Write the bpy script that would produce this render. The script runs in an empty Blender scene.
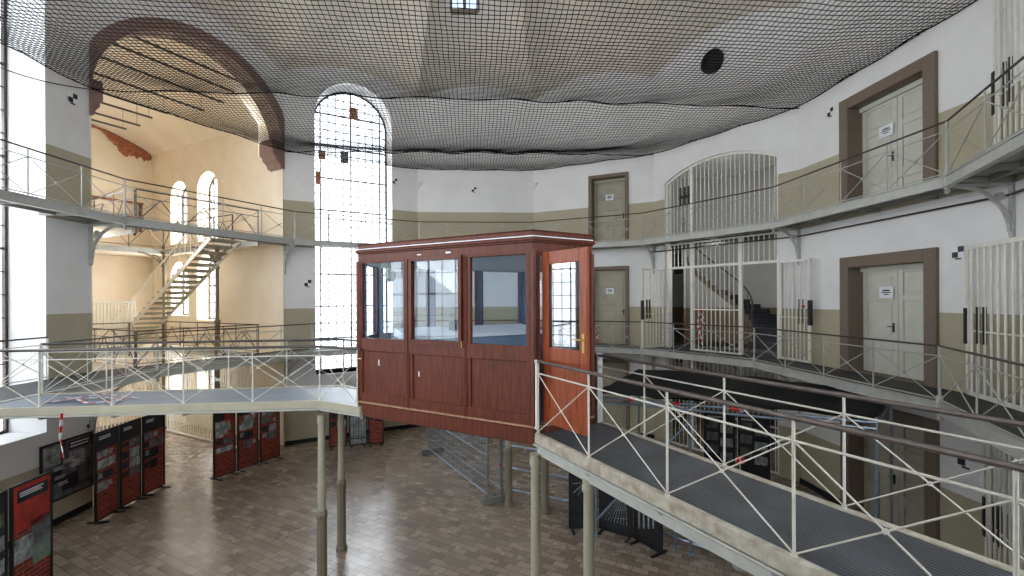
import bpy, bmesh, math, random
from math import sin, cos, pi, sqrt, atan2, hypot
from mathutils import Vector, Matrix
random.seed(7)
S = bpy.context.scene
COL = S.collection
E0 = 4.97          # eye height above hall floor
LD = 3.27          # lower gallery deck
UD = 6.97          # upper gallery deck
FPX = 455.0
PW = 420; SKY = 3.0; EXPO = 0.68; NETR = .0078; DOORANG = -.94
def hor(px): return 299.5-(px-512)*0.0044
def kx(px): return (px-512)/FPX
# ---------------------------------------------------------------- materials
def lin(c): return tuple((x/255/12.92) if x/255 <= .04045 else ((x/255+.055)/1.055)**2.4 for x in c)
def newmat(name):
    m = bpy.data.materials.new(name); m.use_nodes = True
    nt = m.node_tree; b = nt.nodes['Principled BSDF']
    return m, nt, b
def N(nt, t, **kw):
    n = nt.nodes.new(t)
    for k, v in kw.items():
        if k in n.inputs: n.inputs[k].default_value = v
        else: setattr(n, k, v)
    return n
def mixc(nt, fac, a, b):
    n = nt.nodes.new('ShaderNodeMix'); n.data_type = 'RGBA'
    for s, v in ((0, fac), (6, a), (7, b)):
        if hasattr(v, 'links'): nt.links.new(v, n.inputs[s])
        else: n.inputs[s].default_value = v if s == 0 else (*v, 1)
    return n.outputs[2]
def texpos(nt, kind='Object', scale=(1,1,1), rot=0):
    t = nt.nodes.new('ShaderNodeTexCoord'); mp = nt.nodes.new('ShaderNodeMapping')
    mp.inputs['Scale'].default_value = scale; mp.inputs['Rotation'].default_value = (0,0,rot)
    nt.links.new(t.outputs[kind], mp.inputs[0]); return mp.outputs[0]
def mat(name, c, rough=.6, metal=0, var=.08, scale=6, bump=0, c2=None, stretch=(1,1,1), spec=None):
    m, nt, b = newmat(name)
    c = lin(c); c2 = lin(c2) if c2 else tuple(x*(1-var*2) for x in c)
    p = texpos(nt, 'Object', stretch)
    no = N(nt, 'ShaderNodeTexNoise', Scale=scale, Detail=6.0, Roughness=.6); nt.links.new(p, no.inputs['Vector'])
    rp = nt.nodes.new('ShaderNodeValToRGB'); rp.color_ramp.elements[0].position = .35; rp.color_ramp.elements[1].position = .7
    nt.links.new(no.outputs['Fac'], rp.inputs[0])
    nt.links.new(mixc(nt, rp.outputs[0], c, c2), b.inputs['Base Color'])
    b.inputs['Roughness'].default_value = rough; b.inputs['Metallic'].default_value = metal
    if spec is not None: b.inputs['Specular IOR Level'].default_value = spec
    if bump:
        bp = N(nt, 'ShaderNodeBump', Strength=bump, Distance=.02); nt.links.new(no.outputs['Fac'], bp.inputs['Height'])
        nt.links.new(bp.outputs[0], b.inputs['Normal'])
    return m
def glass(name, tint=(.9,.95,1), gl=.12, rough=.02):
    m = bpy.data.materials.new(name); m.use_nodes = True; nt = m.node_tree; nt.nodes.clear()
    o = nt.nodes.new('ShaderNodeOutputMaterial'); mx = nt.nodes.new('ShaderNodeMixShader')
    t = nt.nodes.new('ShaderNodeBsdfTransparent'); g = nt.nodes.new('ShaderNodeBsdfGlossy')
    t.inputs[0].default_value = (*tint, 1); g.inputs['Roughness'].default_value = rough
    g.inputs[0].default_value = (1,1,1,1)
    mx.inputs[0].default_value = gl
    nt.links.new(t.outputs[0], mx.inputs[1]); nt.links.new(g.outputs[0], mx.inputs[2]); nt.links.new(mx.outputs[0], o.inputs[0])
    return m
def banded(name, white, band, tops):
    """plaster with an oil-paint dado band at every storey (world height)"""
    m, nt, b = newmat(name)
    g = nt.nodes.new('ShaderNodeNewGeometry'); sx = nt.nodes.new('ShaderNodeSeparateXYZ'); nt.links.new(g.outputs['Position'], sx.inputs[0])
    def cmp(op, v):
        n = nt.nodes.new('ShaderNodeMath'); n.operation = op; n.inputs[1].default_value = v; nt.links.new(sx.outputs[2], n.inputs[0]); return n.outputs[0]
    tot = None
    for z0, z1 in tops:
        a = cmp('GREATER_THAN', z0); c = cmp('LESS_THAN', z1)
        n = nt.nodes.new('ShaderNodeMath'); n.operation = 'MULTIPLY'; nt.links.new(a, n.inputs[0]); nt.links.new(c, n.inputs[1])
        if tot is None: tot = n.outputs[0]
        else:
            q = nt.nodes.new('ShaderNodeMath'); q.operation = 'ADD'; nt.links.new(tot, q.inputs[0]); nt.links.new(n.outputs[0], q.inputs[1]); tot = q.outputs[0]
    no = N(nt, 'ShaderNodeTexNoise', Scale=.9, Detail=8.0, Roughness=.65); nt.links.new(g.outputs['Position'], no.inputs['Vector'])
    rp = nt.nodes.new('ShaderNodeValToRGB'); rp.color_ramp.elements[0].position = .45; rp.color_ramp.elements[1].position = .75
    nt.links.new(no.outputs['Fac'], rp.inputs[0])
    w = lin(white); bd = lin(band)
    cw = mixc(nt, rp.outputs[0], w, tuple(x*.9 for x in w)); cb = mixc(nt, rp.outputs[0], bd, tuple(x*.88 for x in bd))
    nt.links.new(mixc(nt, tot, cw, cb), b.inputs['Base Color'])
    b.inputs['Roughness'].default_value = .75
    no2 = N(nt, 'ShaderNodeTexNoise', Scale=7.0, Detail=5.0); nt.links.new(g.outputs['Position'], no2.inputs['Vector'])
    bp = N(nt, 'ShaderNodeBump', Strength=.25, Distance=.03); nt.links.new(no2.outputs['Fac'], bp.inputs['Height']); nt.links.new(bp.outputs[0], b.inputs['Normal'])
    return m
M = {}
M['wall'] = banded('hall_plaster', (233,231,229), (180,171,146), ((-.1,1.42),(LD-.18,LD+1.42),(UD-.15,UD+1.46)))
M['white'] = mat('white_plaster', (233,231,229), .8, var=.05, scale=1.5, bump=.1)
M['vault'] = mat('vault_plaster', (222,212,198), .85, var=.08, scale=.8, bump=.15)
M['cream'] = mat('cream_plaster', (238,226,206), .8, var=.07, scale=1.1, bump=.1, c2=(230,212,186))
M['creamw'] = mat('pale_cream_plaster', (240,228,208), .8, var=.06, scale=.8, bump=.1)
M['stone'] = mat('brown_sandstone', (130,114,100), .85, var=.15, scale=30, bump=.35)
M['ring'] = mat('red_brown_stone', (146,118,108), .85, var=.12, scale=8, bump=.3)
M['iron'] = mat('grey_painted_iron', (186,186,179), .5, var=.1, scale=5)
M['ironw'] = mat('white_painted_iron', (238,235,224), .45, var=.08, scale=5)
M['railw'] = mat('offwhite_rail_paint', (218,213,200), .45, var=.12, scale=6)
M['irond'] = mat('dark_worn_iron', (84,76,72), .4, metal=.3, var=.25, scale=20)
M['beamw'] = mat('chipped_white_beam', (192,186,172), .6, var=.12, scale=9, bump=.1, c2=(150,136,116))
M['under'] = mat('grey_deck_underside', (150,148,140), .7, var=.1, scale=2)
M['col'] = mat('olive_grey_column', (172,166,144), .5, var=.08, scale=4)
M['cold'] = mat('brown_grey_column', (128,118,98), .55, var=.1, scale=4)
M['deck'] = mat('dark_grey_decking', (62,64,66), .6, var=.2, scale=8, bump=.1)
M['bluedeck'] = mat('blue_grey_sheet', (118,130,144), .45, var=.12, scale=2.2, bump=.08)
M['wood'] = mat('red_mahogany', (106,50,30), .45, var=.2, scale=4, stretch=(6,6,.7), bump=.05, c2=(74,32,18), spec=.35)
M['woodl'] = mat('orange_door_wood', (158,80,44), .36, var=.16, scale=4, stretch=(6,6,.6), bump=.05, c2=(126,56,32))
M['door'] = mat('grey_cream_door_paint', (208,207,194), .5, var=.06, scale=4)
M['doort'] = mat('tan_door_paint', (172,164,144), .5, var=.08, scale=4)
M['black'] = mat('black_paint', (22,22,26), .45, var=.1)
M['net'] = mat('black_cord', (14,15,20), .8, var=.05, spec=.1)
M['tarp'] = mat('black_tarpaulin', (12,12,15), .75, var=.2, scale=3, bump=.4, spec=.2)
M['steel'] = mat('galvanised_tube', (150,166,184), .32, metal=.75, var=.12, scale=10)
M['conc'] = mat('grey_concrete', (128,126,122), .9, var=.15, scale=20, bump=.3)
M['paper'] = mat('white_paper', (236,238,242), .7, var=.02)
M['red'] = mat('red_plastic', (206,40,36), .45, var=.05)
M['brass'] = mat('brass', (214,178,104), .3, metal=.8, var=.05)
M['photo'] = mat('grey_print', (120,122,124), .5, c2=(28,30,32), scale=5)
M['photob'] = mat('dark_print', (34,36,42), .45, c2=(10,11,14), scale=7)
M['photog'] = mat('pale_print', (178,184,184), .5, c2=(70,76,76), scale=8)
M['redprint'] = mat('red_print', (186,52,36), .5, c2=(110,26,20), scale=4)
M['green'] = mat('green_print', (70,120,96), .5, c2=(150,150,140), scale=5)
M['lining'] = mat('blue_grey_lining', (98,112,136), .6, var=.08)
M['ledge'] = mat('worn_wood_ledge', (176,134,104), .6, var=.25, scale=14)
M['blueobj'] = mat('blue_grey_panel', (126,150,176), .5, var=.1)
M['patch'] = mat('brown_board', (150,98,66), .7, var=.15)
M['rail'] = mat('worn_brown_handrail', (104,92,86), .4, metal=.2, var=.2, scale=14)
M['tread'] = mat('dark_stair_stone', (54,58,66), .6, var=.15)
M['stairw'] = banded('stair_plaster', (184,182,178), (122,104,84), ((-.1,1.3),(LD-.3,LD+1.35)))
M['glass'] = glass('window_glass', (.96,.98,1), .04)
M['cglass'] = glass('cabin_glass', (.93,.97,1), .035)
M['dglass'] = glass('door_glass', (.5,.54,.58), .26)
M['net_far'] = M['net']
def ribbed():
    m, nt, b = newmat('ribbed_rubber_mat')
    p = texpos(nt, 'Object', (1,1,1))
    w = N(nt, 'ShaderNodeTexWave', Scale=8.0, Distortion=.2); w.bands_direction = 'Y'; nt.links.new(p, w.inputs['Vector'])
    no = N(nt, 'ShaderNodeTexNoise', Scale=2.0, Detail=8.0); nt.links.new(p, no.inputs['Vector'])
    a = mixc(nt, w.outputs['Fac'], lin((58,62,68)), lin((104,108,114)))
    rp = nt.nodes.new('ShaderNodeValToRGB'); rp.color_ramp.elements[0].position = .45; rp.color_ramp.elements[1].position = .65; nt.links.new(no.outputs['Fac'], rp.inputs[0])
    nt.links.new(mixc(nt, rp.outputs[0], lin((66,68,72)), a), b.inputs['Base Color'])
    b.inputs['Roughness'].default_value = .42
    bp = N(nt, 'ShaderNodeBump', Strength=.5, Distance=.01); nt.links.new(w.outputs['Fac'], bp.inputs['Height']); nt.links.new(bp.outputs[0], b.inputs['Normal'])
    return m
M['ribbed'] = ribbed()
def tiles():
    m, nt, b = newmat('floor_tiles')
    p = texpos(nt, 'Object', (1,1,1), .5)
    br = N(nt, 'ShaderNodeTexBrick', Scale=1.0); nt.links.new(p, br.inputs['Vector'])
    br.inputs['Brick Width'].default_value = .30; br.inputs['Row Height'].default_value = .17; br.inputs['Mortar Size'].default_value = .006
    br.inputs['Color1'].default_value = (*lin((164,148,132)),1); br.inputs['Color2'].default_value = (*lin((126,110,96)),1); br.inputs['Mortar'].default_value = (*lin((96,88,80)),1)
    no = N(nt, 'ShaderNodeTexNoise', Scale=.7, Detail=7.0, Roughness=.6); nt.links.new(p, no.inputs['Vector'])
    rp = nt.nodes.new('ShaderNodeValToRGB'); rp.color_ramp.elements[0].position = .4; rp.color_ramp.elements[1].position = .7; nt.links.new(no.outputs['Fac'], rp.inputs[0])
    mm = nt.nodes.new('ShaderNodeMix'); mm.data_type = 'RGBA'; mm.blend_type = 'MULTIPLY'; mm.inputs[0].default_value = .6
    nt.links.new(br.outputs['Color'], mm.inputs[6]); nt.links.new(mixc(nt, rp.outputs[0], (1,1,1), (.84,.81,.79)), mm.inputs[7])
    nt.links.new(mm.outputs[2], b.inputs['Base Color'])
    no2 = N(nt, 'ShaderNodeTexNoise', Scale=3.0, Detail=5.0); nt.links.new(p, no2.inputs['Vector'])
    mr = N(nt, 'ShaderNodeMapRange'); mr.inputs['To Min'].default_value = .1; mr.inputs['To Max'].default_value = .38; nt.links.new(no2.outputs['Fac'], mr.inputs['Value']); nt.links.new(mr.outputs[0], b.inputs['Roughness'])
    bp = N(nt, 'ShaderNodeBump', Strength=.3, Distance=.01); nt.links.new(br.outputs['Fac'], bp.inputs['Height']); bp.invert = True; nt.links.new(bp.outputs[0], b.inputs['Normal'])
    return m
M['tiles'] = tiles()
def bricks(name, c1, c2, mo, bw, rh, coord='Object'):
    m, nt, b = newmat(name)
    t = nt.nodes.new('ShaderNodeTexCoord'); sx = nt.nodes.new('ShaderNodeSeparateXYZ'); cb = nt.nodes.new('ShaderNodeCombineXYZ')
    nt.links.new(t.outputs[coord], sx.inputs[0]); nt.links.new(sx.outputs[0], cb.inputs[0]); nt.links.new(sx.outputs[2], cb.inputs[1])
    br = N(nt, 'ShaderNodeTexBrick', Scale=1.0); nt.links.new(cb.outputs[0], br.inputs['Vector'])
    br.inputs['Brick Width'].default_value = bw; br.inputs['Row Height'].default_value = rh; br.inputs['Mortar Size'].default_value = rh*.09
    br.inputs['Color1'].default_value = (*lin(c1),1); br.inputs['Color2'].default_value = (*lin(c2),1); br.inputs['Mortar'].default_value = (*lin(mo),1)
    nt.links.new(br.outputs['Color'], b.inputs['Base Color']); b.inputs['Roughness'].default_value = .6
    return m
M['brickp'] = bricks('printed_brickwork', (128,46,32), (72,26,22), (176,92,66), .2, .075)
M['bricks'] = mat('broken_brick', (182,116,84), .9, c2=(120,70,54), scale=12, bump=.6)
M['tape'] = bricks('red_white_tape', (206,40,44), (235,235,235), (235,235,235), .08, .12)
def chk():
    m, nt, b = newmat('checker_target')
    t = nt.nodes.new('ShaderNodeTexCoord'); c = N(nt, 'ShaderNodeTexChecker', Scale=8.0)
    return m
# ---------------------------------------------------------------- mesh builder
class MB:
    def __init__(s): s.v = []; s.f = []; s.mi = []; s.cm = 0
    def add(s, vs, fs):
        o = len(s.v); s.v += [tuple(p) for p in vs]
        for f in fs: s.f.append(tuple(o+i for i in f)); s.mi.append(s.cm)
        return s
    def hexa(s, c): # 8 corners: bottom 4 ccw, top 4
        return s.add(c, [(0,3,2,1),(4,5,6,7),(0,1,5,4),(1,2,6,5),(2,3,7,6),(3,0,4,7)])
    def box(s, x0, x1, y0, y1, z0, z1):
        return s.hexa([(x0,y0,z0),(x1,y0,z0),(x1,y1,z0),(x0,y1,z0),(x0,y0,z1),(x1,y0,z1),(x1,y1,z1),(x0,y1,z1)])
    def bar(s, p, q, w, h, up=(0,0,1)):
        p = Vector(p); q = Vector(q); d = (q-p).normalized(); up = Vector(up)
        if abs(d.dot(up)) > .99: up = Vector((1,0,0))
        a = d.cross(up).normalized()*w/2; b = a.cross(d).normalized()*h/2
        return s.hexa([p-a-b, p+a-b, p+a+b, p-a+b, q-a-b, q+a-b, q+a+b, q-a+b])
    def tube(s, p, q, r, n=8, r2=None, cap=True):
        p = Vector(p); q = Vector(q); d = (q-p).normalized(); up = Vector((0,0,1)) if abs(d.z) < .95 else Vector((1,0,0))
        a = d.cross(up).normalized(); b = a.cross(d); r2 = r if r2 is None else r2
        vs = [p+(a*cos(2*pi*i/n)+b*sin(2*pi*i/n))*r for i in range(n)]+[q+(a*cos(2*pi*i/n)+b*sin(2*pi*i/n))*r2 for i in range(n)]
        fs = [(i,(i+1)%n,n+(i+1)%n,n+i) for i in range(n)]
        if cap: fs += [tuple(range(n))[::-1], tuple(range(n,2*n))]
        return s.add(vs, fs)
    def path(s, pts, r, n=6, closed=False):
        pts = [Vector(p) for p in pts]; vs = []; m = len(pts)
        for k, p in enumerate(pts):
            d = (pts[min(k+1,m-1)]-pts[max(k-1,0)]).normalized()
            up = Vector((0,0,1)) if abs(d.z) < .9 else Vector((.6,.8,0))
            a = d.cross(up).normalized(); b = a.cross(d)
            vs += [p+(a*cos(2*pi*i/n)+b*sin(2*pi*i/n))*r for i in range(n)]
        fs = [(k*n+i,k*n+(i+1)%n,(k+1)*n+(i+1)%n,(k+1)*n+i) for k in range(m-1) for i in range(n)]
        fs += [tuple(range(n))[::-1], tuple(range((m-1)*n,m*n))]
        return s.add(vs, fs)
    def lathe(s, c, prof, n=16):
        vs = []; 
        for r, z in prof: vs += [(c[0]+r*cos(2*pi*i/n), c[1]+r*sin(2*pi*i/n), c[2]+z) for i in range(n)]
        m = len(prof); fs = [(k*n+i,k*n+(i+1)%n,(k+1)*n+(i+1)%n,(k+1)*n+i) for k in range(m-1) for i in range(n)]
        fs += [tuple(range(n))[::-1], tuple(range((m-1)*n,m*n))]
        return s.add(vs, fs)
    def prism(s, poly, z0, z1):
        n = len(poly)
        return s.add([(x,y,z0) for x,y in poly]+[(x,y,z1) for x,y in poly], [tuple(range(n))[::-1], tuple(range(n,2*n))]+[(i,(i+1)%n,n+(i+1)%n,n+i) for i in range(n)])
    def slab(s, loop, y0, y1): # loop in (x,z), extruded along y
        n = len(loop)
        return s.add([(x,y0,z) for x,z in loop]+[(x,y1,z) for x,z in loop], [tuple(range(n)), tuple(range(n,2*n))[::-1]]+[(i,n+i,n+(i+1)%n,(i+1)%n) for i in range(n)])
    def strip(s, a, b): # quad strip between two equal length 3d polylines
        n = len(a); return s.add(list(a)+list(b), [(i,i+1,n+i+1,n+i) for i in range(n-1)])
    def build(s, name, m, parent=None, label=None, smooth=False, bevel=0, loc=None, rotz=0):
        me = bpy.data.meshes.new(name); off = Vector(loc) if loc is not None else None
        vs = s.v
        if off is not None and parent is None: vs = [(x-off[0],y-off[1],z-off[2]) for x,y,z in s.v]
        me.from_pydata(vs, [], s.f)
        for mm in (m if isinstance(m, (list,tuple)) else [m]): me.materials.append(M[mm] if isinstance(mm, str) else mm)
        for p, i in zip(me.polygons, s.mi): p.material_index = i; p.use_smooth = smooth
        bm = bmesh.new(); bm.from_mesh(me); bmesh.ops.recalc_face_normals(bm, faces=bm.faces); bm.to_mesh(me); bm.free()
        if smooth:
            try: me.set_sharp_from_angle(angle=.7)
            except Exception: pass
        o = bpy.data.objects.new(name, me); COL.objects.link(o)
        if parent is not None: o.parent = parent
        elif off is not None: o.location = off; o.rotation_euler[2] = rotz
        if label: o['label'] = label
        if bevel:
            b = o.modifiers.new('bevel', 'BEVEL'); b.width = bevel; b.segments = 1; b.limit_method = 'ANGLE'; b.angle_limit = .8
        return o
def thing(name, label, cat, loc=(0,0,0), rotz=0, group=None):
    o = bpy.data.objects.new(name, None); COL.objects.link(o); o.location = loc; o.rotation_euler[2] = rotz; o.empty_display_size = .1
    o['label'] = label; o['category'] = cat
    if group: o['group'] = group
    return o
def tag(o, label, cat, group=None):
    o['label'] = label; o['category'] = cat
    if group: o['group'] = group
    return o
def struct(o): o['kind'] = 'structure'; return o
def dup(root, loc, rotz, label, scale=None):
    r = root.copy(); COL.objects.link(r); r.location = loc; r.rotation_euler[2] = rotz; r['label'] = label
    for ch in list(root.children):
        c = ch.copy(); COL.objects.link(c); c.parent = r
        for g in list(ch.children):
            d = g.copy(); COL.objects.link(d); d.parent = c
    return r
# ---------------------------------------------------------------- hall plan
V = [(-6.8,1.8),(-10.1,6.2),(-10.2,11.0),(-7.8,15.6),(-3.7,17.9),(.87,18.15),(5.05,16.2),(7.75,12.25),(8.12,7.35),(6.3,3.6),(2.7,0),(-2.2,-.7)]
CX, CY = -.63, 9.37
NV = 12
class Facet:
    def __init__(s, A, B):
        s.A = Vector(A); s.B = Vector(B); s.L = (s.B-s.A).length; s.d = (s.B-s.A)/s.L; s.n = Vector((-s.d.y, s.d.x)); s.rot = atan2(s.d.y, s.d.x)
    def u(s, px):
        k = kx(px); t = (k*s.A.y-s.A.x)/((s.B.x-s.A.x)-k*(s.B.y-s.A.y)); return t*s.L
    def P(s, u, w=0, z=0): p = s.A+s.d*u+s.n*w; return Vector((p.x, p.y, z))
    def z(s, px, py): return E0+(hor(px)-py)/FPX*s.P(s.u(px)).y
F = [Facet(V[i], V[(i+1)%NV]) for i in range(NV)]
def offset_ring(ws):
    out = []
    for i in range(NV):
        a = F[i-1]; b = F[i]; p = a.A-a.n*ws[i-1]; q = b.A-b.n*ws[i]
        # intersect p+t a.d , q+s b.d
        den = a.d.x*b.d.y-a.d.y*b.d.x; t = ((q.x-p.x)*b.d.y-(q.y-p.y)*b.d.x)/den
        out.append((p.x+a.d.x*t, p.y+a.d.y*t))
    return out
SPR = E0+7.85; RISE = .62; APEX = SPR+4.3
# ---------------------------------------------------------------- walls
def arc_top(u0, u1, zs, rise, n=20):
    """points from (u1,zs) over the crown to (u0,zs)"""
    c = (u0+u1)/2; h = (u1-u0)/2; R = (h*h+rise*rise)/(2*rise); a = math.asin(min(1, h/R)); 
    if rise > h: a = pi-a
    return [(c+R*sin(a-2*a*i/n), zs+rise-R+R*cos(a-2*a*i/n)) for i in range(n+1)]
def fill_wall(name, fc, outer, holes, mats, depths=(), reveal=()):
    """outer and holes: loops of (u,z); depths: (loop, depth) whose rims get reveals"""
    bm = bmesh.new(); 
    for lp in [outer]+holes:
        vs = [bm.verts.new((u, 0, z)) for u, z in lp]
        for i in range(len(vs)): bm.edges.new((vs[i], vs[(i+1)%len(vs)]))
    bmesh.ops.triangle_fill(bm, use_beauty=True, use_dissolve=False, edges=bm.edges[:])
    for f in bm.faces: f.material_index = 0
    for lp, dp, mi, closed in depths:
        a = [bm.verts.new((u, 0, z)) for u, z in lp]; b = [bm.verts.new((u, dp, z)) for u, z in lp]
        for i in range(len(lp) if closed else len(lp)-1):
            j = (i+1)%len(lp); f = bm.faces.new((a[i], a[j], b[j], b[i])); f.material_index = mi
    me = bpy.data.meshes.new(name); bm.to_mesh(me); bm.free()
    for m in mats: me.materials.append(M[m])
    o = bpy.data.objects.new(name, me); COL.objects.link(o); o.location = (fc.A.x, fc.A.y, 0); o.rotation_euler[2] = fc.rot
    return struct(o)
def rect(u0,u1,z0,z1): return [(u0,z0),(u1,z0),(u1,z1),(u0,z1)]
def archhole(u0,u1,z0,zs,rise): return [(u0,z0),(u1,z0)]+arc_top(u0,u1,zs,rise)
names = ['wall_left_front','wall_left','wall_arch','wall_window','wall_back','wall_back_doors','wall_stair','wall_right','wall_right_front','wall_rear_right','wall_rear','wall_rear_left']
# openings ------------------------------------------------
WIN = {}    # facet -> (u0,u1,z0,zs,rise)
f3 = F[3]; u0 = f3.u(315.5); u1 = f3.u(392.5); WIN[3] = (u0, u1, E0-2.62, E0+6.6, (u1-u0)/2)
L1 = F[1].L; WIN[1] = (L1-1.06-2.7, L1-1.06, E0-2.85, E0+6.6, 1.35)
for i in (0, 9, 11): WIN[i] = (F[i].L/2-1.35, F[i].L/2+1.35, E0-2.6, E0+6.6, 1.35)  # windows out of view, added as light sources for the hall
DB = (F[5].u(592.5), F[5].u(625.5)); DR = (F[7].u(850.5), F[7].u(926))
DOORS = {5: DB, 7: DR}
DZ = {5: (0.0, 2.62, LD, LD+2.78, UD, UD+2.5), 7: (0.0, 2.4, LD, LD+2.4, UD, UD+2.4)}
ST = (F[6].u(665), F[6].u(778.5))
for i, fc in enumerate(F):
    L = fc.L; top = [(L*t, SPR+RISE*4*t*(1-t)) for t in [1-k/18 for k in range(19)]]
    outer = [(0,0)]; holes = []; dep = []
    if i == 2:
        n_ = [(.04,0)]+arc_top(.04, L-.04, 10.35, (L-.08)/2-.35, 28)[::-1]+[(L-.04,0)]
        outer += n_; dep.append((n_, .55, 1, False))
    if i in DOORS:
        a, b = DOORS[i]; z = DZ[i]; n_ = [(a,0),(a,z[1]),(b,z[1]),(b,0)]; outer += n_; dep.append((n_, .36, 2, False))
        for k in (2, 4):
            h = rect(a, b, z[k], z[k+1]); holes.append(h); dep.append((h, .36, 2, True))
    if i == 6:
        n_ = [(ST[0],0)]+arc_top(ST[0], ST[1], E0+4.0, .5, 16)[::-1]+[(ST[1],0)]; outer += n_; dep.append((n_, .4, 1, False))
    if i in WIN:
        h = archhole(*WIN[i]); holes.append(h); dep.append((h, .88, 1, True))
    outer += [(L,0)]+top
    fill_wall(names[i], fc, outer, holes, ['wall','creamw' if i == 2 else 'white','stone'], dep)
# floor
b = MB(); ring = [(x, y) for x, y in V]
b.v += [(x,y,0) for x,y in ring]; b.f.append(tuple(range(NV))); b.mi.append(0)
f2 = F[2]
b.add([f2.P(-1,0,0), f2.P(f2.L,0,0), f2.P(f2.L,8.7,0), f2.P(-1,8.7,0)], [(0,1,2,3)])
f6 = F[6]
b.add([f6.P(-1.6,.4,0), f6.P(0,0,0), f6.P(f6.L,0,0), f6.P(f6.L+.5,.5,0), f6.P(f6.L+.5,5,0), f6.P(-1.6,5,0)], [(0,1,2,3,4,5)])
struct(b.build('floor', 'tiles'))
# vault: twelve cells
b = MB(); nu, nv = 14, 16
for i, fc in enumerate(F):
    vs = []
    for j in range(nv+1):
        v = j/nv
        for k in range(nu+1):
            u = k/nu; p = fc.P(fc.L*u); za = RISE*4*u*(1-u)
            x = p.x+(CX-p.x)*v; y = p.y+(CY-p.y)*v
            z = SPR+za*(1-v)**.8+(APEX-SPR)*sin(v*pi/2)+.22*sin(pi*u)*sin(pi*min(1,v*1.1))
            vs.append((x,y,z))
    b.add(vs, [(j*(nu+1)+k, j*(nu+1)+k+1, (j+1)*(nu+1)+k+1, (j+1)*(nu+1)+k) for j in range(nv) for k in range(nu)])
struct(b.build('ceiling', 'vault'))
# red-brown arch ring over the wing opening and its two corbels
L = f2.L
arc_i = arc_top(.04, L-.04, 10.35, (L-.08)/2-.35, 28)[::-1]; R0 = (L-.08)/2; c = L/2
arc_o = [(c+(u-c)*(R0+.34)/R0, 10.35+(z-10.35)*(R0+.34)/R0) for u, z in arc_i]
b = MB()
for k in range(28):
    a0, a1, o0, o1 = arc_i[k], arc_i[k+1], arc_o[k], arc_o[k+1]
    def pt(q, w): return f2.P(min(max(q[0],.0),L), w, q[1])
    b.hexa([pt(a0,-.05), pt(a1,-.05), pt(a1,.62), pt(a0,.62), pt(o0,-.05), pt(o1,-.05), pt(o1,.0), pt(o0,.0)])
o = b.build('trim_1', 'ring'); struct(o)
def corbel(u, sgn):
    b = MB(); sc_ = .55 if sgn > 0 else 1
    for (a, z0, z1) in ((.0,9.86,9.95),(.0,9.95,10.38),):
        pass
    prof = [(0,9.45),(.16,9.5),(.2,9.62),(.34,9.72),(.36,9.82),(.46,9.9),(.46,10.36),(0,10.36)]
    n = len(prof); vs = [f2.P(u+sgn*q*sc_, -.06, z) for q, z in prof]+[f2.P(u+sgn*q*sc_, .66, z) for q, z in prof]
    b.add(vs, [tuple(range(n)), tuple(range(n,2*n))[::-1]]+[(i,n+i,n+(i+1)%n,(i+1)%n) for i in range(n)])
    return struct(b.build('trim_2' if sgn > 0 else 'trim_3', 'ring', bevel=.015))
corbel(.0, 1); corbel(L, -1)
# red stone shaft above the corbels up to the ring is part of the ring
# ---------------------------------------------------------------- windows
def tall_window(name, fc, w, ncol=10, dz=.33, patches=(), wd=.86):
    u0, u1, z0, zs, rise = w; root = thing(name, '', 'window'); del root['label']; del root['category']; struct(root)
    root.location = (fc.A.x, fc.A.y, 0); root.rotation_euler[2] = fc.rot
    c = (u0+u1)/2; R = (u1-u0)/2
    def ztop(u): return zs+(rise/R)*sqrt(max(0, R*R-(u-c)**2))
    b = MB()
    for k in range(1, ncol): 
        u = u0+(u1-u0)*k/ncol; t = .05 if k in (ncol//2, 1, ncol-1) else .026
        b.box(u-t/2, u+t/2, wd-.03, wd+.01, z0, ztop(u))
    z = z0+dz; r = 0
    while z < zs+rise-.1:
        h = R if z < zs else R*sqrt(max(0, 1-((z-zs)/rise)**2)); t = .055 if r%4 == 3 else .026
        b.box(c-h, c+h, wd-.035, wd+.005, z-t/2, z+t/2); z += dz; r += 1
    b.build('glazing_bars', 'irond', root)
    b = MB(); lp = archhole(u0, u1, z0, zs, rise); li = archhole(u0+.06, u1-.06, z0+.06, zs, rise-.06)
    n = len(lp)
    for i in range(n):
        j = (i+1)%n
        b.hexa([(lp[i][0],wd-.05,lp[i][1]),(lp[j][0],wd-.05,lp[j][1]),(lp[j][0],wd+.02,lp[j][1]),(lp[i][0],wd+.02,lp[i][1]),
                (li[i][0],wd-.05,li[i][1]),(li[j][0],wd-.05,li[j][1]),(li[j][0],wd+.02,li[j][1]),(li[i][0],wd+.02,li[i][1])])
    b.build('window_frame', 'irond', root)
    b = MB(); b.add([(u, wd-.01, z) for u, z in lp], [tuple(range(n))]); b.build('pane', 'glass', root)
    for (a0, a1, q0, q1, m) in patches:
        b = MB(); b.box(a0, a1, wd-.045, wd-.015, q0, q1); b.build('board', m, root)
    return root
W3 = WIN[3]
def pz(px0, px1, py0, py1, m): 
    # a filled pane located on the window plane
    fw = Facet(f3.P(0,.84).xy, f3.P(f3.L,.84).xy)
    return (fw.u(px0), fw.u(px1), fw.z(px0,py1), fw.z(px0,py0), m)
tall_window('window_1', F[3], W3, 10, .3, [pz(350,358,107,119,'patch'), pz(341,349,151,163,'photo'), pz(319,326,150,159,'patch'), pz(316,321,171,184,'patch')])
tall_window('window_2', F[1], WIN[1], 8, .5)
for q, i in enumerate((0, 9, 11)): tall_window('window_%d' % (q+5), F[i], WIN[i], 6, .7)
# sills
b = MB(); b.box(W3[0]-.04, W3[1]+.04, -.05, .86, W3[2]-.06, W3[2]); o = struct(b.build('trim_4', 'white')); o.location = (f3.A.x, f3.A.y, 0); o.rotation_euler[2] = f3.rot
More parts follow.
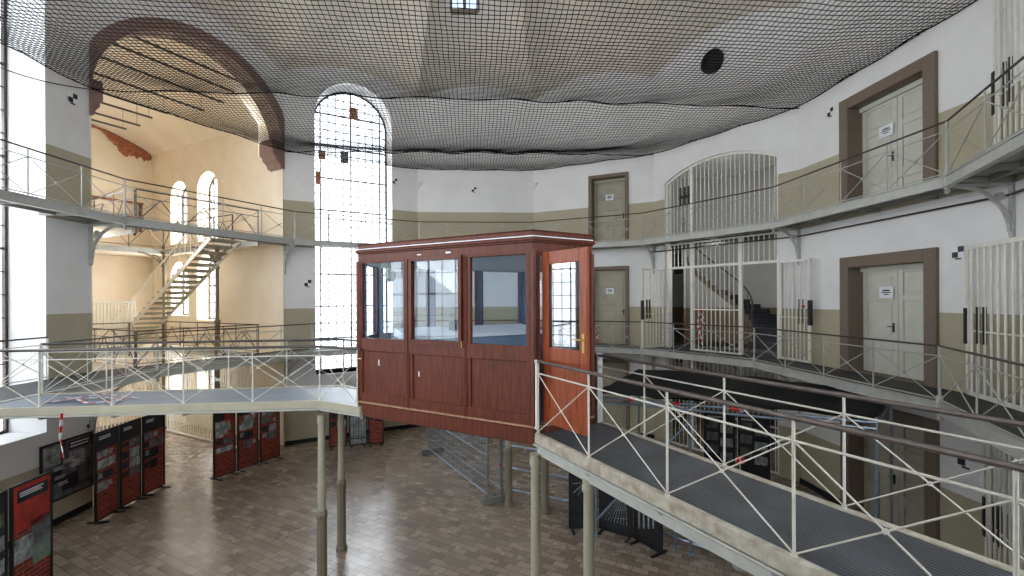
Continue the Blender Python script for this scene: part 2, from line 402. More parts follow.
# daylight outside every window: area lamps
def daylight(name, fc, w, depth, power, color=(.93,.965,1), ext=.3):
    u0, u1, z0, zs, rise = w; c = (u0+u1)/2; zm = (z0+zs+rise)/2
    l = bpy.data.lights.new(name, 'AREA'); l.shape = 'RECTANGLE'; l.size = (u1-u0)+ext; l.size_y = (zs+rise-z0)+ext; l.energy = power; l.color = color
    o = bpy.data.objects.new(name, l); COL.objects.link(o); p = fc.P(c, depth, zm); o.location = p
    d = Vector((-fc.n.x, -fc.n.y, 0)); o.rotation_euler = d.to_track_quat('-Z', 'Z').to_euler()
    return o
daylight('window_daylight', F[3], W3, 1.15, PW*1.2)
daylight('left_window_daylight', F[1], WIN[1], 1.15, PW*.62)
for i, k in ((0, 1.1), (9, .7), (11, .9)): daylight('rear_fill_daylight', F[i], WIN[i], 1.15, PW*k)  # area lamps feeding the added, unseen rear windows
# ---------------------------------------------------------------- the wing behind the arch
WD = 8.7
FW = Facet(f2.P(L, WD).xy, f2.P(L, .5).xy); FB = Facet(f2.P(-1.0, WD).xy, f2.P(L, WD).xy); FL = Facet(f2.P(-1.0, .5).xy, f2.P(-1.0, WD).xy)
WW = [(3.4,4.9,.9,2.2,.6), (1.5,2.8,.9,2.2,.6), (3.45,4.85,E0+2.35,E0+4.35,.68), (1.5,2.75,E0+2.35,E0+4.3,.6), (3.4,4.9,E0-.75,E0+1.15,.72), (1.5,2.8,E0-.6,E0+1.0,.6)]  # first two, at floor level, are added to light the wing's ground floor
h = [archhole(*w) for w in WW]
fill_wall('wall_wing_right', FW, [(0,0),(FW.L,0),(FW.L,11.25),(0,11.25)], h, ['cream','creamw'], [(x,.55,1,True) for x in h])
zt = lambda u, w=8.7: 11.25+(.75+1.5*max(0,(8.7-w)/8.2)**.8)*max(0, 1-((u-(L-1)/2)/((L+1)/2))**2)**.8
NB = 20
outer = [(0,0),(FB.L,0)]+[(FB.L*(1-k/NB), zt(-1+FB.L*(1-k/NB))) for k in range(NB+1)]
fill_wall('wall_wing_back', FB, outer, [], ['cream'])
fill_wall('wall_wing_left', FL, [(0,0),(FL.L,0),(FL.L,11.25),(0,11.25)], [], ['cream'])
b = MB()
for j in range(8):
    wa = .5+(WD-.5)*j/8; wb = .5+(WD-.5)*(j+1)/8
    b.strip([f2.P(-1+(L+1)*k/24, wa, zt(-1+(L+1)*k/24, wa)) for k in range(25)], [f2.P(-1+(L+1)*k/24, wb, zt(-1+(L+1)*k/24, wb)) for k in range(25)])
struct(b.build('ceiling.001', 'creamw', smooth=True))
# back of the arch wall, seen from the wing: closes the gap beside and above the opening
b = MB()
lo = [f2.P(u, .56, z) for u, z in arc_i]; hi = [f2.P(u, .56, max(zt(u,.5)+.02, z)) for u, z in arc_i]
b.strip(lo, hi); b.add([f2.P(-1,.56,0), f2.P(.04,.56,0), f2.P(.04,.56,12), f2.P(-1,.56,12)], [(0,1,2,3)])
struct(b.build('wall_wing_front', 'creamw'))
for q, w in enumerate(WW):
    tall_window('window_%d' % (q+8), FW, w, 5, .34, wd=.5)
    daylight('wing_window_daylight', FW, w, .72, 170, (1,.98,.95), .2)
# iron rods under the wing vault
for k, (w, py, pr) in enumerate(((6.9,124.5,127),(6.0,117,141),(5.1,105,153),(4.2,95,168),(3.3,78,205),(2.5,60,225),(1.7,42,240),(1.0,26,247))):
    k_ = Facet(f2.P(0,w).xy, f2.P(L,w).xy); zz = min(k_.z(110, py), zt(.6, w)-.03); ue = k_.u(pr); b = MB()
    b.tube(f2.P(-1.0,w,zz), f2.P(ue,w,zz), .035, 6)
    b.tube(f2.P(ue-.1,w,zz), f2.P(ue-.1,w,zt(ue-.1,w)), .008, 4)
    tag(b.build('ceiling_rod', 'irond', loc=f2.P(-1,w,zz)), 'rusty iron rod running under the cream vault of the side wing', 'rod', 'iron rods under the wing vault')
# broken plaster with bare brick in the back wall's upper corner
b = MB(); rnd = random.Random(3); n = 26; rows = 7; vs = []
for k in range(n+1):
    t = k/n; u = FB.L-.04-t*2.2; z1 = zt(-1+u)-.02; th = (.12+.55*sin(pi*min(1,t*1.1+.12))**1.3)*rnd.uniform(.75,1.15)
    for j in range(rows+1): 
        q = j/rows; vs.append(FB.P(u+rnd.uniform(-.02,.02), -.015-(.07*sin(pi*q)+rnd.uniform(0,.035))*(0<j<rows), z1-th*q))
b.add(vs, [(k*(rows+1)+j, k*(rows+1)+j+1, (k+1)*(rows+1)+j+1, (k+1)*(rows+1)+j) for k in range(n) for j in range(rows)])
struct(b.build('trim_5', 'bricks'))
for (u_, z_) in ((FB.L-.9, E0+5.55), (FB.L-.5, E0+.7)):
    b = MB(); pts = [(u_+(.5+rnd.uniform(-.12,.12))*cos(2*pi*k/18), z_+(.3+rnd.uniform(-.08,.08))*sin(2*pi*k/18)) for k in range(18)]
    b.add([FB.P(u,-.008,z) for u,z in pts], [tuple(range(18))]); struct(b.build('trim_6' if z_ > 8 else 'trim_7', 'creamw'))
# ---------------------------------------------------------------- stair room behind the barred opening
SR = Facet(f6.P(ST[0]-.25, 0).xy, f6.P(ST[1]+.75, 0).xy); sw = SR.L
b = MB(); cx = sw/2; pts = []
R = sw/2
loop = [(ST[0]-.3,.42)]+[(.9+2.3*cos(t), 2.5+2.3*sin(t)) for t in [3.7-3.7*k/24 for k in range(25)]]+[(ST[1]+.35,.42)]
b.strip([f6.P(u,w,0) for u,w in loop], [f6.P(u,w,10.6) for u,w in loop])
struct(b.build('wall_stair_room', 'stairw', smooth=True))
b = MB(); b.add([f6.P(u,w,10.0) for u,w in loop], [tuple(range(len(loop)))]); struct(b.build('ceiling.002', 'white'))
l = bpy.data.lights.new('stair_room_fill', 'POINT'); l.energy = 6; l.shadow_soft_size = .3; l.color = (1,.97,.92); o = bpy.data.objects.new('stair_room_fill', l); COL.objects.link(o); o.location = f6.P(1.6, 1.4, 9.3)  # unseen fill lights, added to brighten the stair room
l2 = l.copy(); l2.energy = 24; o = bpy.data.objects.new('stair_room_fill.001', l2); COL.objects.link(o); o.location = f6.P(1.6, 1.1, 6.2)
# winding stair: two and a half storeys of wedge steps round a plastered drum
nstep = 20; ri, ro = 1.15, 2.22; cxu, cyw = .9, 2.5
def sp(a, r, z): return f6.P(cxu+r*cos(a), cyw+r*sin(a), z)
def sub(mb, name, m, root, **kw):
    l = root.location; mb.v = [(x-l[0], y-l[1], z-l[2]) for x,y,z in mb.v]; return mb.build(name, m, root, **kw)
st = thing('winding_staircase', 'dark stone winding staircase round a plastered drum behind the white bars on the right', 'staircase', f6.P(cxu, cyw, 0))
for base in (0.0, LD):
    H = LD if base == 0 else UD-LD; dr = MB(); so = MB()
    for k in range(nstep):
        a0 = (pi+.75)*k/nstep; a1 = (pi+.75)*(k+1)/nstep; z = base+H*(k+1)/nstep
        tr = MB(); tr.hexa([sp(a0,ri,z-.05), sp(a0,ro,z-.05), sp(a1,ro,z-.05), sp(a1,ri,z-.05), sp(a0,ri,z), sp(a0,ro,z), sp(a1,ro,z), sp(a1,ri,z)])
        tr.hexa([sp(a0,ri,z-.24), sp(a0,ro,z-.24), sp(a0+.03,ro,z-.24), sp(a0+.03,ri,z-.24), sp(a0,ri,z-.05), sp(a0,ro,z-.05), sp(a0+.03,ro,z-.05), sp(a0+.03,ri,z-.05)])
        sub(tr, 'tread', 'tread', st)
        so.hexa([sp(a0,ri-.04,z-.34), sp(a0,ri+.05,z-.34), sp(a1,ri+.05,z-.16), sp(a1,ri-.04,z-.16), sp(a0,ri-.04,z-.02), sp(a0,ri+.05,z-.02), sp(a1,ri+.05,z-.02), sp(a1,ri-.04,z-.02)])
        dr.hexa([sp(a0,ri-.03,base), sp(a0,ri+.03,base), sp(a1,ri+.03,base), sp(a1,ri-.03,base), sp(a0,ri-.03,z-.3), sp(a0,ri+.03,z-.3), sp(a1,ri+.03,z-.12), sp(a1,ri-.03,z-.12)])
    sub(so, 'string', 'stone', st); sub(dr, 'drum_wall', 'stairw', st, label='pale plastered drum wall with brown dado')
    h_ = MB(); h_.path([sp((pi+.75)*k/30, ri, base+H*k/30+1.0) for k in range(31)], .025, 6); sub(h_, 'handrail', 'irond', st)
    h_ = MB()
    for k in range(0, 31, 2):
        p = sp((pi+.75)*k/30, ri, base+H*k/30+.05); h_.tube(p, p+Vector((0,0,.95)), .01, 4)
    sub(h_, 'balusters', 'irond', st)
b = MB()
for z in (LD, UD): b.add([SR.P(0,.3,z), SR.P(sw,.3,z), SR.P(sw,1.1,z), SR.P(0,1.1,z), SR.P(0,.3,z-.2), SR.P(sw,.3,z-.2), SR.P(sw,1.1,z-.2), SR.P(0,1.1,z-.2)], [(0,1,2,3),(4,5,6,7),(0,1,5,4),(2,3,7,6)])
struct(b.build('floor.001', 'deck'))
# skirting
for q, i in enumerate((3, 4, 5, 7, 8)):
    fc = F[i]; b = MB(); segs = [(0, fc.L)]
    if i == 5: segs = [(0, DB[0]-.25), (DB[1]+.25, fc.L)]
    if i == 7: segs = [(0, DR[0]-.3), (DR[1]+.3, fc.L)]
    for a, c_ in segs: 
        b.hexa([fc.P(a,-.03,0), fc.P(c_,-.03,0), fc.P(c_,.01,0), fc.P(a,.01,0), fc.P(a,-.03,.14), fc.P(c_,-.03,.14), fc.P(c_,.01,.14), fc.P(a,.01,.14)])
    struct(b.build('baseboard_%s' % ('window','back','back_doors','right','right_front')[q], 'black'))
fc = Facet((-10.2, 9.94), (-10.2, 11.0)); b = MB(); b.box(-10.2,-10.16,6.3,11.0,0,.14); struct(b.build('baseboard_left', 'black'))
# small paired window high in the vault, straight ahead
b = MB()
for sx in (-1, 1): b.box(-1.55+sx*.24-.2, -1.55+sx*.24+.2, 15.35, 15.42, 14.75, 16.0)
r_ = thing('window_3', '', 'w', (-1.55, 15.4, 15.0)); del r_['label']; del r_['category']; struct(r_)
sky = bpy.data.materials.new('bright_daylight_pane'); sky.use_nodes = True; nt = sky.node_tree; bs = nt.nodes['Principled BSDF']
bs.inputs['Emission Color'].default_value = (.55,.75,1,1); bs.inputs['Emission Strength'].default_value = .9; bs.inputs['Base Color'].default_value = (.3,.4,.5,1)
M['skyp'] = sky
sub(b, 'pane', 'skyp', r_)
b = MB(); b.box(-2.05,-1.05,15.3,15.36,14.66,14.76); b.box(-1.6,-1.5,15.3,15.36,14.7,16.0); b.box(-2.05,-1.97,15.3,15.36,14.7,16.0); b.box(-1.13,-1.05,15.3,15.36,14.7,16.0); b.box(-2.0,-1.1,15.2,15.32,14.55,14.68)
sub(b, 'window_frame', 'stone', r_)
# round dark vent in the white lunette on the right
vf = F[6]; vu = vf.u(714); vz = vf.z(714, 62)
b = MB(); n = 28; r_o, r_i = .37, .30
ring1 = [(vu+r_o*cos(2*pi*k/n), vz+r_o*sin(2*pi*k/n)) for k in range(n)]; ring2 = [(vu+r_i*cos(2*pi*k/n), vz+r_i*sin(2*pi*k/n)) for k in range(n)]
b.add([vf.P(u,-.0,z) for u,z in ring1]+[vf.P(u,-.10,z) for u,z in ring1]+[vf.P(u,-.10,z) for u,z in ring2]+[vf.P(u,-.03,z) for u,z in ring2],
      [(i+j*n,(i+1)%n+j*n,(i+1)%n+(j+1)*n,i+(j+1)*n) for j in range(3) for i in range(n)]+[tuple(range(3*n,4*n))])
tag(b.build('wall_vent', 'black', loc=vf.P(vu,0,vz)), 'round black vent opening high in the white wall above the barred arch', 'vent')
# ---------------------------------------------------------------- galleries
INU = [.9]*NV; INL = [1.0]*NV
INU[1] = .95; INL[1] = 1.5; INL[2] = 1.25; INL[7] = 1.22; INL[8] = 1.1
IU = offset_ring(INU); IL = offset_ring(INL)
def gallery(name, label, ring, z, brk, dm):
    root = thing(name, label, 'gallery', (V[5][0], V[5][1], z))
    b = MB(); 
    for i in range(NV):
        j = (i+1)%NV; a, c_, d_, e_ = V[i], V[j], ring[j], ring[i]
        b.hexa([(a[0],a[1],z-.05),(c_[0],c_[1],z-.05),(d_[0],d_[1],z-.05),(e_[0],e_[1],z-.05),(a[0],a[1],z),(c_[0],c_[1],z),(d_[0],d_[1],z),(e_[0],e_[1],z)])
    sub(b, 'walkway', dm, root)
    b = MB()
    for i in range(NV):
        j = (i+1)%NV; p, q = ring[i], ring[j]
        b.bar((p[0],p[1],z-.075), (q[0],q[1],z-.075), .05, .17)
        b.bar((p[0],p[1],z+.005), (q[0],q[1],z+.005), .10, .02)
        b.bar((p[0],p[1],z-.16), (q[0],q[1],z-.16), .10, .02)
    sub(b, 'edge_beam', 'iron', root)
    b = MB()
    for i in range(NV):
        fc = F[i]; n = 4
        for k in range(n+1):
            u = fc.L*k/n; w = INL[i] if z < 5 else INU[i]
            p = fc.P(min(max(u,.05),fc.L-.05), -.01, z-.1); q = fc.P(min(max(u,.4),fc.L-.4), -w, z-.1)
            b.bar(p, q, .05, .09)
        p = fc.P(.1,-.35,z-.1); q = fc.P(fc.L-.1,-.35,z-.1); b.bar(p, q, .05, .08)
    sub(b, 'joist', 'under', root)
    for i in brk:
        v = Vector((V[i][0], V[i][1])); t = Vector(ring[i]); d = (t-v); ln = d.length; d.normalize(); s = Vector((-d.y, d.x))
        b = MB(); r = ln-.12; pts = []
        def q(w, zz): return Vector((v.x+d.x*w, v.y+d.y*w, zz))
        arc = [q(.06+(r)*(1-cos(a)), z-.16-r*.95*(1-sin(a))) for a in [pi/2*k/10 for k in range(11)]]
        for k in range(10): b.bar(arc[k], arc[k+1], .055, .05)
        b.bar(q(.03, z-.2-r), q(.03, z-.16), .07, .06); b.bar(q(.0, z-.16), q(ln, z-.16), .06, .05)
        b.lathe(q(.03, z-.3-r), [(.01,0),(.04,.03),(.045,.07),(.02,.12)], 8)
        b.tube(q(.2, z-.36)-Vector((s.x,s.y,0))*.02, q(.2, z-.36)+Vector((s.x,s.y,0))*.02, .07, 12)
        sub(b, 'bracket', 'iron', root)
    return root
gallery('gallery_walkway', 'upper gallery walkway running round the hall wall on curved iron brackets', IU, UD, range(1, 10), 'under')
gallery('gallery_walkway', 'dark-floored lower gallery walkway running round the hall wall at cabin floor level', IL, LD, range(1, 10), 'deck')
def railing(root, pts, z, mh='irond', mm='iron', H=.92, mid=.76, spacing=1.12, bottom=.06, r=.018, ends=(True, True), thick=True, style='x', drop=.12):
    hr = MB(); mr = MB(); P3 = [Vector((p[0], p[1], 0)) for p in pts]
    for i in range(len(pts)-1):
        a, c_ = P3[i], P3[i+1]; L = (c_-a).length; n = max(1, round(L/spacing))
        up = Vector((0,0,1))
        hr.tube(a+up*(z+H), c_+up*(z+H), r, 7); mr.tube(a+up*(z+mid), c_+up*(z+mid), .011, 5); mr.tube(a+up*(z+bottom), c_+up*(z+bottom), .011, 5)
        for k in range(n+1):
            if k == 0 and i > 0: continue
            if (k == 0 and i == 0 and not ends[0]) or (k == n and i == len(pts)-2 and not ends[1]): continue
            p = a+(c_-a)*k/n; big = thick and (k in (0, n)) and len(pts) > 2
            b = MB(); b.tube(p+up*(z-drop), p+up*(z+H), .022 if big else .013, 6)
            if big:
                b.tube(p+up*(z-.2), p+up*(z+.12), .045, 8); b.lathe((p.x,p.y,z-.3), [(.005,0),(.035,.03),(.04,.06),(.02,.1)], 8)
            b.lathe((p.x,p.y,z+mid-.02), [(.018,0),(.026,.02),(.018,.04)], 6)
            sub(b, 'post', mm, root)
        if style == 'x':
            for k in range(n):
                p = a+(c_-a)*k/n; q = a+(c_-a)*(k+1)/n; b = MB()
                b.tube(p+up*(z+bottom-.02), q+up*(z+mid), .009, 5); b.tube(p+up*(z+mid), q+up*(z+bottom-.02), .009, 5)
                m_ = (p+q)/2+up*(z+(bottom-.02+mid)/2); dd = (q-p).normalized().cross(up)*.02
                b.tube(m_-dd, m_+dd, .028, 8)
                sub(b, 'cross_brace', mm, root)
        else:   # N truss
            b = MB(); m = n*2
            for k in range(m):
                p = a+(c_-a)*k/m; q = a+(c_-a)*(k+1)/m
                if k%2: b.tube(p+up*(z+mid), q+up*(z+bottom), .014, 4)
                else: b.tube(p+up*(z+bottom), q+up*(z+mid), .014, 4)
            sub(b, 'lattice', mm, root)
    sub(hr, 'handrail', mh, root); sub(mr, 'mid_rail', mm, root)
def rthing(label, pts, z, name='gallery_railing', **kw):
    root = thing(name, label, 'railing', (pts[0][0], pts[0][1], z)); railing(root, pts, z, **kw); return root
rthing('long upper gallery railing with crossed bars running right round the hall', [IU[i] for i in range(1, 10)], UD)
# lower railing, broken where the footbridges meet it
lx = -8.68
def onseg(i, t): a, c_ = IL[i], IL[i+1]; return (a[0]+(c_[0]-a[0])*t, a[1]+(c_[1]-a[1])*t)
lp = (IL[2][0]+(IL[1][0]-IL[2][0])*(IL[2][1]-8.35)/(IL[2][1]-IL[1][1]), 8.35)
rthing('lower gallery railing on the left, from the left footbridge past the arch and tall window', [lp, IL[2], IL[3], IL[4], IL[5], onseg(5, .22)], LD)
rthing('lower gallery railing on the right, passing the barred opening and the stone-framed double door', [onseg(5, .52), IL[6], IL[7], IL[8], IL[9]], LD)
rthing('short guard rail across the foot of the left window recess', [(-10.12, 6.8), (-10.12, 9.92)], LD, mm='ironw', thick=False)
# ---------------------------------------------------------------- footbridges
def footbridge(label, near, far, z, dm, rn=(None, None), rotz=0, origin=(0,0), beam='beamw', girder=True):
    root = thing('footbridge', label, 'footbridge', (origin[0], origin[1], z), rotz)
    # local coords when rotated, world minus origin otherwise
    def loc(mb, name, m, **kw):
        mb.v = [(x, y, q-z) if rotz else (x-origin[0], y-origin[1], q-z) for x,y,q in mb.v]; return mb.build(name, m, root, **kw)
    b = MB(); b.prism(list(near)+list(far)[::-1], z-.06, z); loc(b, 'deck', dm)
    for s, pl in ((-1, near), (1, far)):
        b = MB(); c2 = MB()
        for p, q in zip(pl, pl[1:]):
            b.bar((p[0],p[1],z-.05), (q[0],q[1],z-.05), .07, .13); c2.bar((p[0],p[1]-s*.05,z-(.19 if girder else .145)), (q[0],q[1]-s*.05,z-(.19 if girder else .145)), .09, .14 if girder else .03)
            c2.tube((p[0],p[1]+s*.045,z-.125), (q[0],q[1]+s*.045,z-.125), .012, 5)
        loc(b, 'edge_beam', beam, bevel=.008); loc(c2, 'girder', 'iron')
    for p, q, p2, q2 in zip(near, near[1:], far, far[1:]):
        n = max(1, int(hypot(q[0]-p[0], q[1]-p[1])/1.0))
        for k in range(n+1):
            t = k/n; b = MB(); b.bar((p[0]+(q[0]-p[0])*t, p[1]+(q[1]-p[1])*t, z-.14), (p2[0]+(q2[0]-p2[0])*t, p2[1]+(q2[1]-p2[1])*t, z-.14), .05, .1); loc(b, 'cross_beam', 'under')
    return root
def bridge_rail(root, side_label, pts, posts, z, mh='rail', mm='railw', H=.92, mid=.77, rt=.02, two=True):
    """pts polyline in the frame of root; posts: list of points"""
    up = Vector((0,0,1)); hr = MB(); mr = MB(); Q = [Vector((p[0],p[1],0)) for p in pts]
    for a, c_ in zip(Q, Q[1:]):
        hr.tube(a+up*H, c_+up*H, rt, 8); mr.tube(a+up*mid, c_+up*mid, .009, 6)
    hr.build('handrail', mh, root); mr.build('mid_rail', mm, root)
    PP = [Vector((p[0],p[1],0)) for p in posts]
    for p in PP:
        b = MB(); b.tube(p-up*.03, p+up*(H), .011, 8); b.tube(p-up*.06, p+up*.03, .022, 8); b.build('post', mm, root)
    for a, c_ in zip(PP, PP[1:]):
        b = MB(); b.tube(a+up*.03, c_+up*mid, .0062, 6); b.tube(a+up*mid, c_+up*.03, .0062, 6)
        m_ = (a+c_)/2+up*(mid+.03)/2; dd = (c_-a).normalized().cross(up)*.02; b.tube(m_-dd*.5, m_+dd*.5, .016, 8)
        b.build('cross_brace', mm, root)
# right-hand bridge (runs from the cabin door towards the viewer's right)
ang = atan2(-.877, .48); o_ = (.306, 5.76); W = 1.05
rb = footbridge('wide grey ribbed footbridge leading from the cabin door towards the lower right', [(0,0),(6.1,0)], [(0,W),(6.1,W)], LD, 'ribbed', rotz=ang, origin=o_)
bridge_rail(rb, '', [(.0,.0),(6.0,.0)], [(.03,0),(1.05,0),(2.12,0),(3.18,0),(4.18,0),(5.2,0)], LD)
bridge_rail(rb, '', [(-.1,W),(6.0,W)], [(.8,W),(1.9,W),(2.98,W),(4.05,W),(5.1,W)], LD)
b = MB()
for p, q in (((-.1,-.01,.08),(-.1,-.01,.92)),((.03,-.01,.08),(.03,-.01,.92))): b.bar(p, q, .035, .035)
b.bar((-.115,-.01,.08),(.045,-.01,.08),.035,.035); b.bar((-.115,-.01,.92),(.045,-.01,.92),.035,.035)
b.build('end_frame', 'ironw', rb, label='narrow white end frame')
b = MB(); b.bar((-.1,W+.02,-.1),(-.1,W+.02,.95),.09,.09); b.bar((-.22,W+.1,-.1),(-.22,W+.1,.93),.05,.05); b.build('end_post', 'iron', rb, label='square grey end post')
# left-hand bridge
nl = [(-2.4,7.22),(-3.25,7.68),(-8.62,7.15)]; fl = [(-2.4,8.28),(-3.35,9.02),(-8.6,8.33)]
lb = footbridge('flat blue-grey footbridge leading from the cabin to the left wall gallery', nl, fl, LD, 'bluedeck', origin=(-3.25,7.68), beam='col', girder=False)
def rel(pts, o): return [(x-o[0], y-o[1]) for x, y in pts]
npost = [(-2.47,7.25)]+[(-3.25+(-8.62+3.25)*k/5, 7.68+(7.15-7.68)*k/5) for k in range(6)]
fpost = [(-2.5,8.4)]+[(-3.35+(-8.6+3.35)*k/5, 9.02+(8.33-9.02)*k/5) for k in range(6)]
bridge_rail(lb, '', rel(nl, (-3.25,7.68)), rel(npost, (-3.25,7.68)), LD, mh='irond', rt=.022)
bridge_rail(lb, '', rel(fl, (-3.25,7.68)), rel(fpost, (-3.25,7.68)), LD, mh='irond', rt=.022)
# third bridge behind the cabin
a3 = Vector((.24,.9708)); n3 = Vector((-.9708,.24)); s3 = Vector((.62,9.62))
def b3(t, w): p = s3+a3*t+n3*w; return (p.x, p.y)
tb = footbridge('narrow footbridge behind the cabin leading to the back gallery', [b3(0,-.5),b3(6.95,-.5)], [b3(0,.5),b3(7.2,.5)], LD, 'deck', origin=tuple(s3))
for w in (-.5, .5): bridge_rail(tb, '', rel([b3(.1,w),b3(6.9,w)], s3), rel([b3(.1+1.2*k,w) for k in range(6)], s3), LD, mh='irond', rt=.02)
# ---------------------------------------------------------------- columns
def column(x, y, top, label, zb=1.0, low=1.35):
    root = thing('iron_column', label, 'column', (x, y, 0), 0, None)
    b = MB(); b.lathe((0,0,0), [(.115,0),(.115,.06),(.095,.09),(.088,.16),(.088,low-.08),(.1,low-.03),(.098,low),(.075,low+.06)], 8); b.build('plinth_sleeve', 'cold', root, label='brown octagonal lower casing')
    b = MB(); b.lathe((0,0,0), [(.068,low+.03),(.068,low+.2),(.058,top-.4),(.056,top-.16),(.072,top-.13),(.072,top-.08),(.06,top-.05),(.075,top)], 14); b.build('shaft', 'col', root, smooth=True)
    return root
tb_ = LD-.24
column(-3.25, 7.74, tb_, 'olive grey column under the bend of the left footbridge, nearer of the two')
column(-3.42, 9.08, tb_, 'olive grey column under the far side of the left footbridge')
column(.285, 5.72, tb_, 'tall pale column at the corner between cabin and right footbridge', low=.5)
column(.82, 4.92, tb_, 'pale column under the near edge of the right footbridge, one bay from the cabin', low=.5)
column(-.1, 11.0, tb_, 'short-looking column seen beneath the cabin behind the fence block')
column(.75, 10.6, tb_, 'column seen between the right footbridge corner and the dark display boards')
# ---------------------------------------------------------------- control cabin
CP = [(-2.45,7.31),(.27,5.8),(1.085,6.29),(1.04,9.39),(.21,9.85),(-2.46,8.26)]
ccx = sum(p[0] for p in CP)/6; ccy = sum(p[1] for p in CP)/6
cab = thing('control_cabin', 'red-brown wooden glazed guard cabin standing in the middle of the hall', 'cabin', (ccx, ccy, LD))
def grow(d): 
    out = []
    for i in range(6):
        p = Vector(CP[i]); a = (Vector(CP[i])-Vector(CP[i-1])).normalized(); c_ = (Vector(CP[(i+1)%6])-p).normalized()
        na = Vector((a.y,-a.x)); nc = Vector((c_.y,-c_.x)); m_ = (na+nc).normalized(); out.append(tuple(p+m_*d/max(.3,m_.dot(na))))
    return out
zs_, zh, zc = E0-.60, E0+.58, E0+.80
b = MB(); b.prism(grow(.03), 3.12, 3.33); sub(b, 'skirt', 'wood', cab, bevel=.01)
b = MB(); b.prism(grow(.05), 3.34, 3.365); sub(b, 'sill_ledge', 'ledge', cab, label='worn pale ledge strip along the skirt')
b = MB(); b.prism(grow(-.05), 3.365, 3.38); sub(b, 'cabin_floor', 'deck', cab)
b = MB(); b.prism(grow(-.05), E0+.585, E0+.60); sub(b, 'cabin_ceiling', 'paper', cab, label='pale cabin ceiling')
b = MB(); b.prism(grow(.02), E0+.60, E0+.73); b.prism(grow(.04), E0+.73, E0+.755); b.prism(grow(.065), E0+.755, E0+.785); b.prism(grow(.05), E0+.785, E0+.80); sub(b, 'cornice', 'wood', cab, bevel=.006)
b = MB(); b.prism(grow(.035), E0+.80, E0+.815); sub(b, 'flashing', 'paper', cab, label='thin white flashing strip')
b = MB(); b.prism(grow(.02), E0+.815, E0+.875); b.prism(grow(.03), E0+.875, E0+.89); sub(b, 'roof', 'wood', cab, bevel=.006)
for i, p in enumerate(CP):
    b = MB(); b.lathe((p[0],p[1],3.36), [(.055,0),(.055,E0+.62-3.36)], 8); sub(b, 'corner_post', 'wood', cab)
cf = []
for i in range(6): cf.append(Facet(CP[(i+1)%6], CP[i]))   # reversed so that n points inwards here
def cabface(i, nb, front=False):
    A, B_ = Vector(CP[i]), Vector(CP[(i+1)%6]); d = (B_-A); L = d.length; d.normalize(); nn = Vector((d.y, -d.x)); t = .03
    def q(u, w, z): p = A+d*u+nn*w; return (p.x, p.y, z)
    def bx(b, u0, u1, w0, w1, z0, z1): b.hexa([q(u0,w0,z0),q(u1,w0,z0),q(u1,w1,z0),q(u0,w1,z0),q(u0,w0,z1),q(u1,w0,z1),q(u1,w1,z1),q(u0,w1,z1)])
    fr = MB(); cw = L/nb
    bx(fr, 0, L, -t, t, zh, E0+.61); bx(fr, 0, L, -t, t, E0-.80, zs_); bx(fr, 0, L, -t, t, 3.365, E0-1.47)
    for k in range(nb+1):
        u = min(max(k*cw, .03), L-.03); bx(fr, u-.035, u+.035, -t, t+.006, 3.365, E0+.61)
        if 0 < k < nb: bx(fr, u-.012, u+.012, t, t+.018, 3.365, E0+.61)
    for k in range(nb):
        bx(fr, k*cw+.04, k*cw+.09, -t, t-.004, 3.365, E0+.61); bx(fr, (k+1)*cw-.09, (k+1)*cw-.04, -t, t-.004, 3.365, E0+.61)
    sub(fr, 'wall_frame', 'wood', cab, bevel=.005)
    li = MB(); bx(li, .02, L-.02, -t-.012, -t, zh, E0+.60); bx(li, .02, L-.02, -t-.012, -t, 3.38, zs_)
    for k in range(nb+1): u = min(max(k*cw, .06), L-.06); bx(li, u-.06, u+.06, -t-.014, -t, zs_, zh)
    sub(li, 'inner_lining', 'lining', cab, label='blue-grey painted inner lining')
    for k in range(nb):
        b = MB(); bx(b, k*cw+.06, (k+1)*cw-.06, -.012, .002, E0-1.5, E0-.78); sub(b, 'lower_panel', 'wood', cab)
        cas = None
        if front and k == 1:
            cb = MB(); a0, a1, o0, o1 = k*cw+.05, (k+1)*cw-.03, .035, .065
            bx(cb, a0, a0+.05, o0, o1, zs_-.04, zh+.03); bx(cb, a1-.05, a1, o0, o1+.02, zs_-.04, zh+.03); bx(cb, a0, a1, o0, o1, zs_-.045, zs_+.02); bx(cb, a0, a1, o0, o1, zh-.01, zh+.04)
            cas = sub(cb, 'casement', 'wood', cab)
            kb = MB(); bx(kb, a1-.005, a1+.012, .04, .08, zs_-.05, zs_+.03); kb.v = [(x-cab.location[0], y-cab.location[1], z-cab.location[2]) for x,y,z in kb.v]; kb.build('catch', 'brass', cas)
        b = MB(); bx(b, k*cw+.08, (k+1)*cw-.08, -.004, .002, zs_-.01, zh+.01); sub(b, 'pane', 'cglass', cab)
    if front:
        b = MB(); bx(b, .42, .435, .0, .012, E0-1.02, E0-.93); bx(b, cw+.19, cw+.205, .0, .012, E0-1.13, E0-1.05)
        bx(b, 1.23, 1.30, .0, .034, E0+.655, E0+.67); bx(b, 1.75, 1.83, .0, .034, E0+.655, E0+.68); sub(b, 'bare_mark', 'paper', cab, label='small pale scars on the red wood')
for i, nb in ((0,3),(2,3),(4,3),(3,1),(5,1)): cabface(i, nb, i == 0)
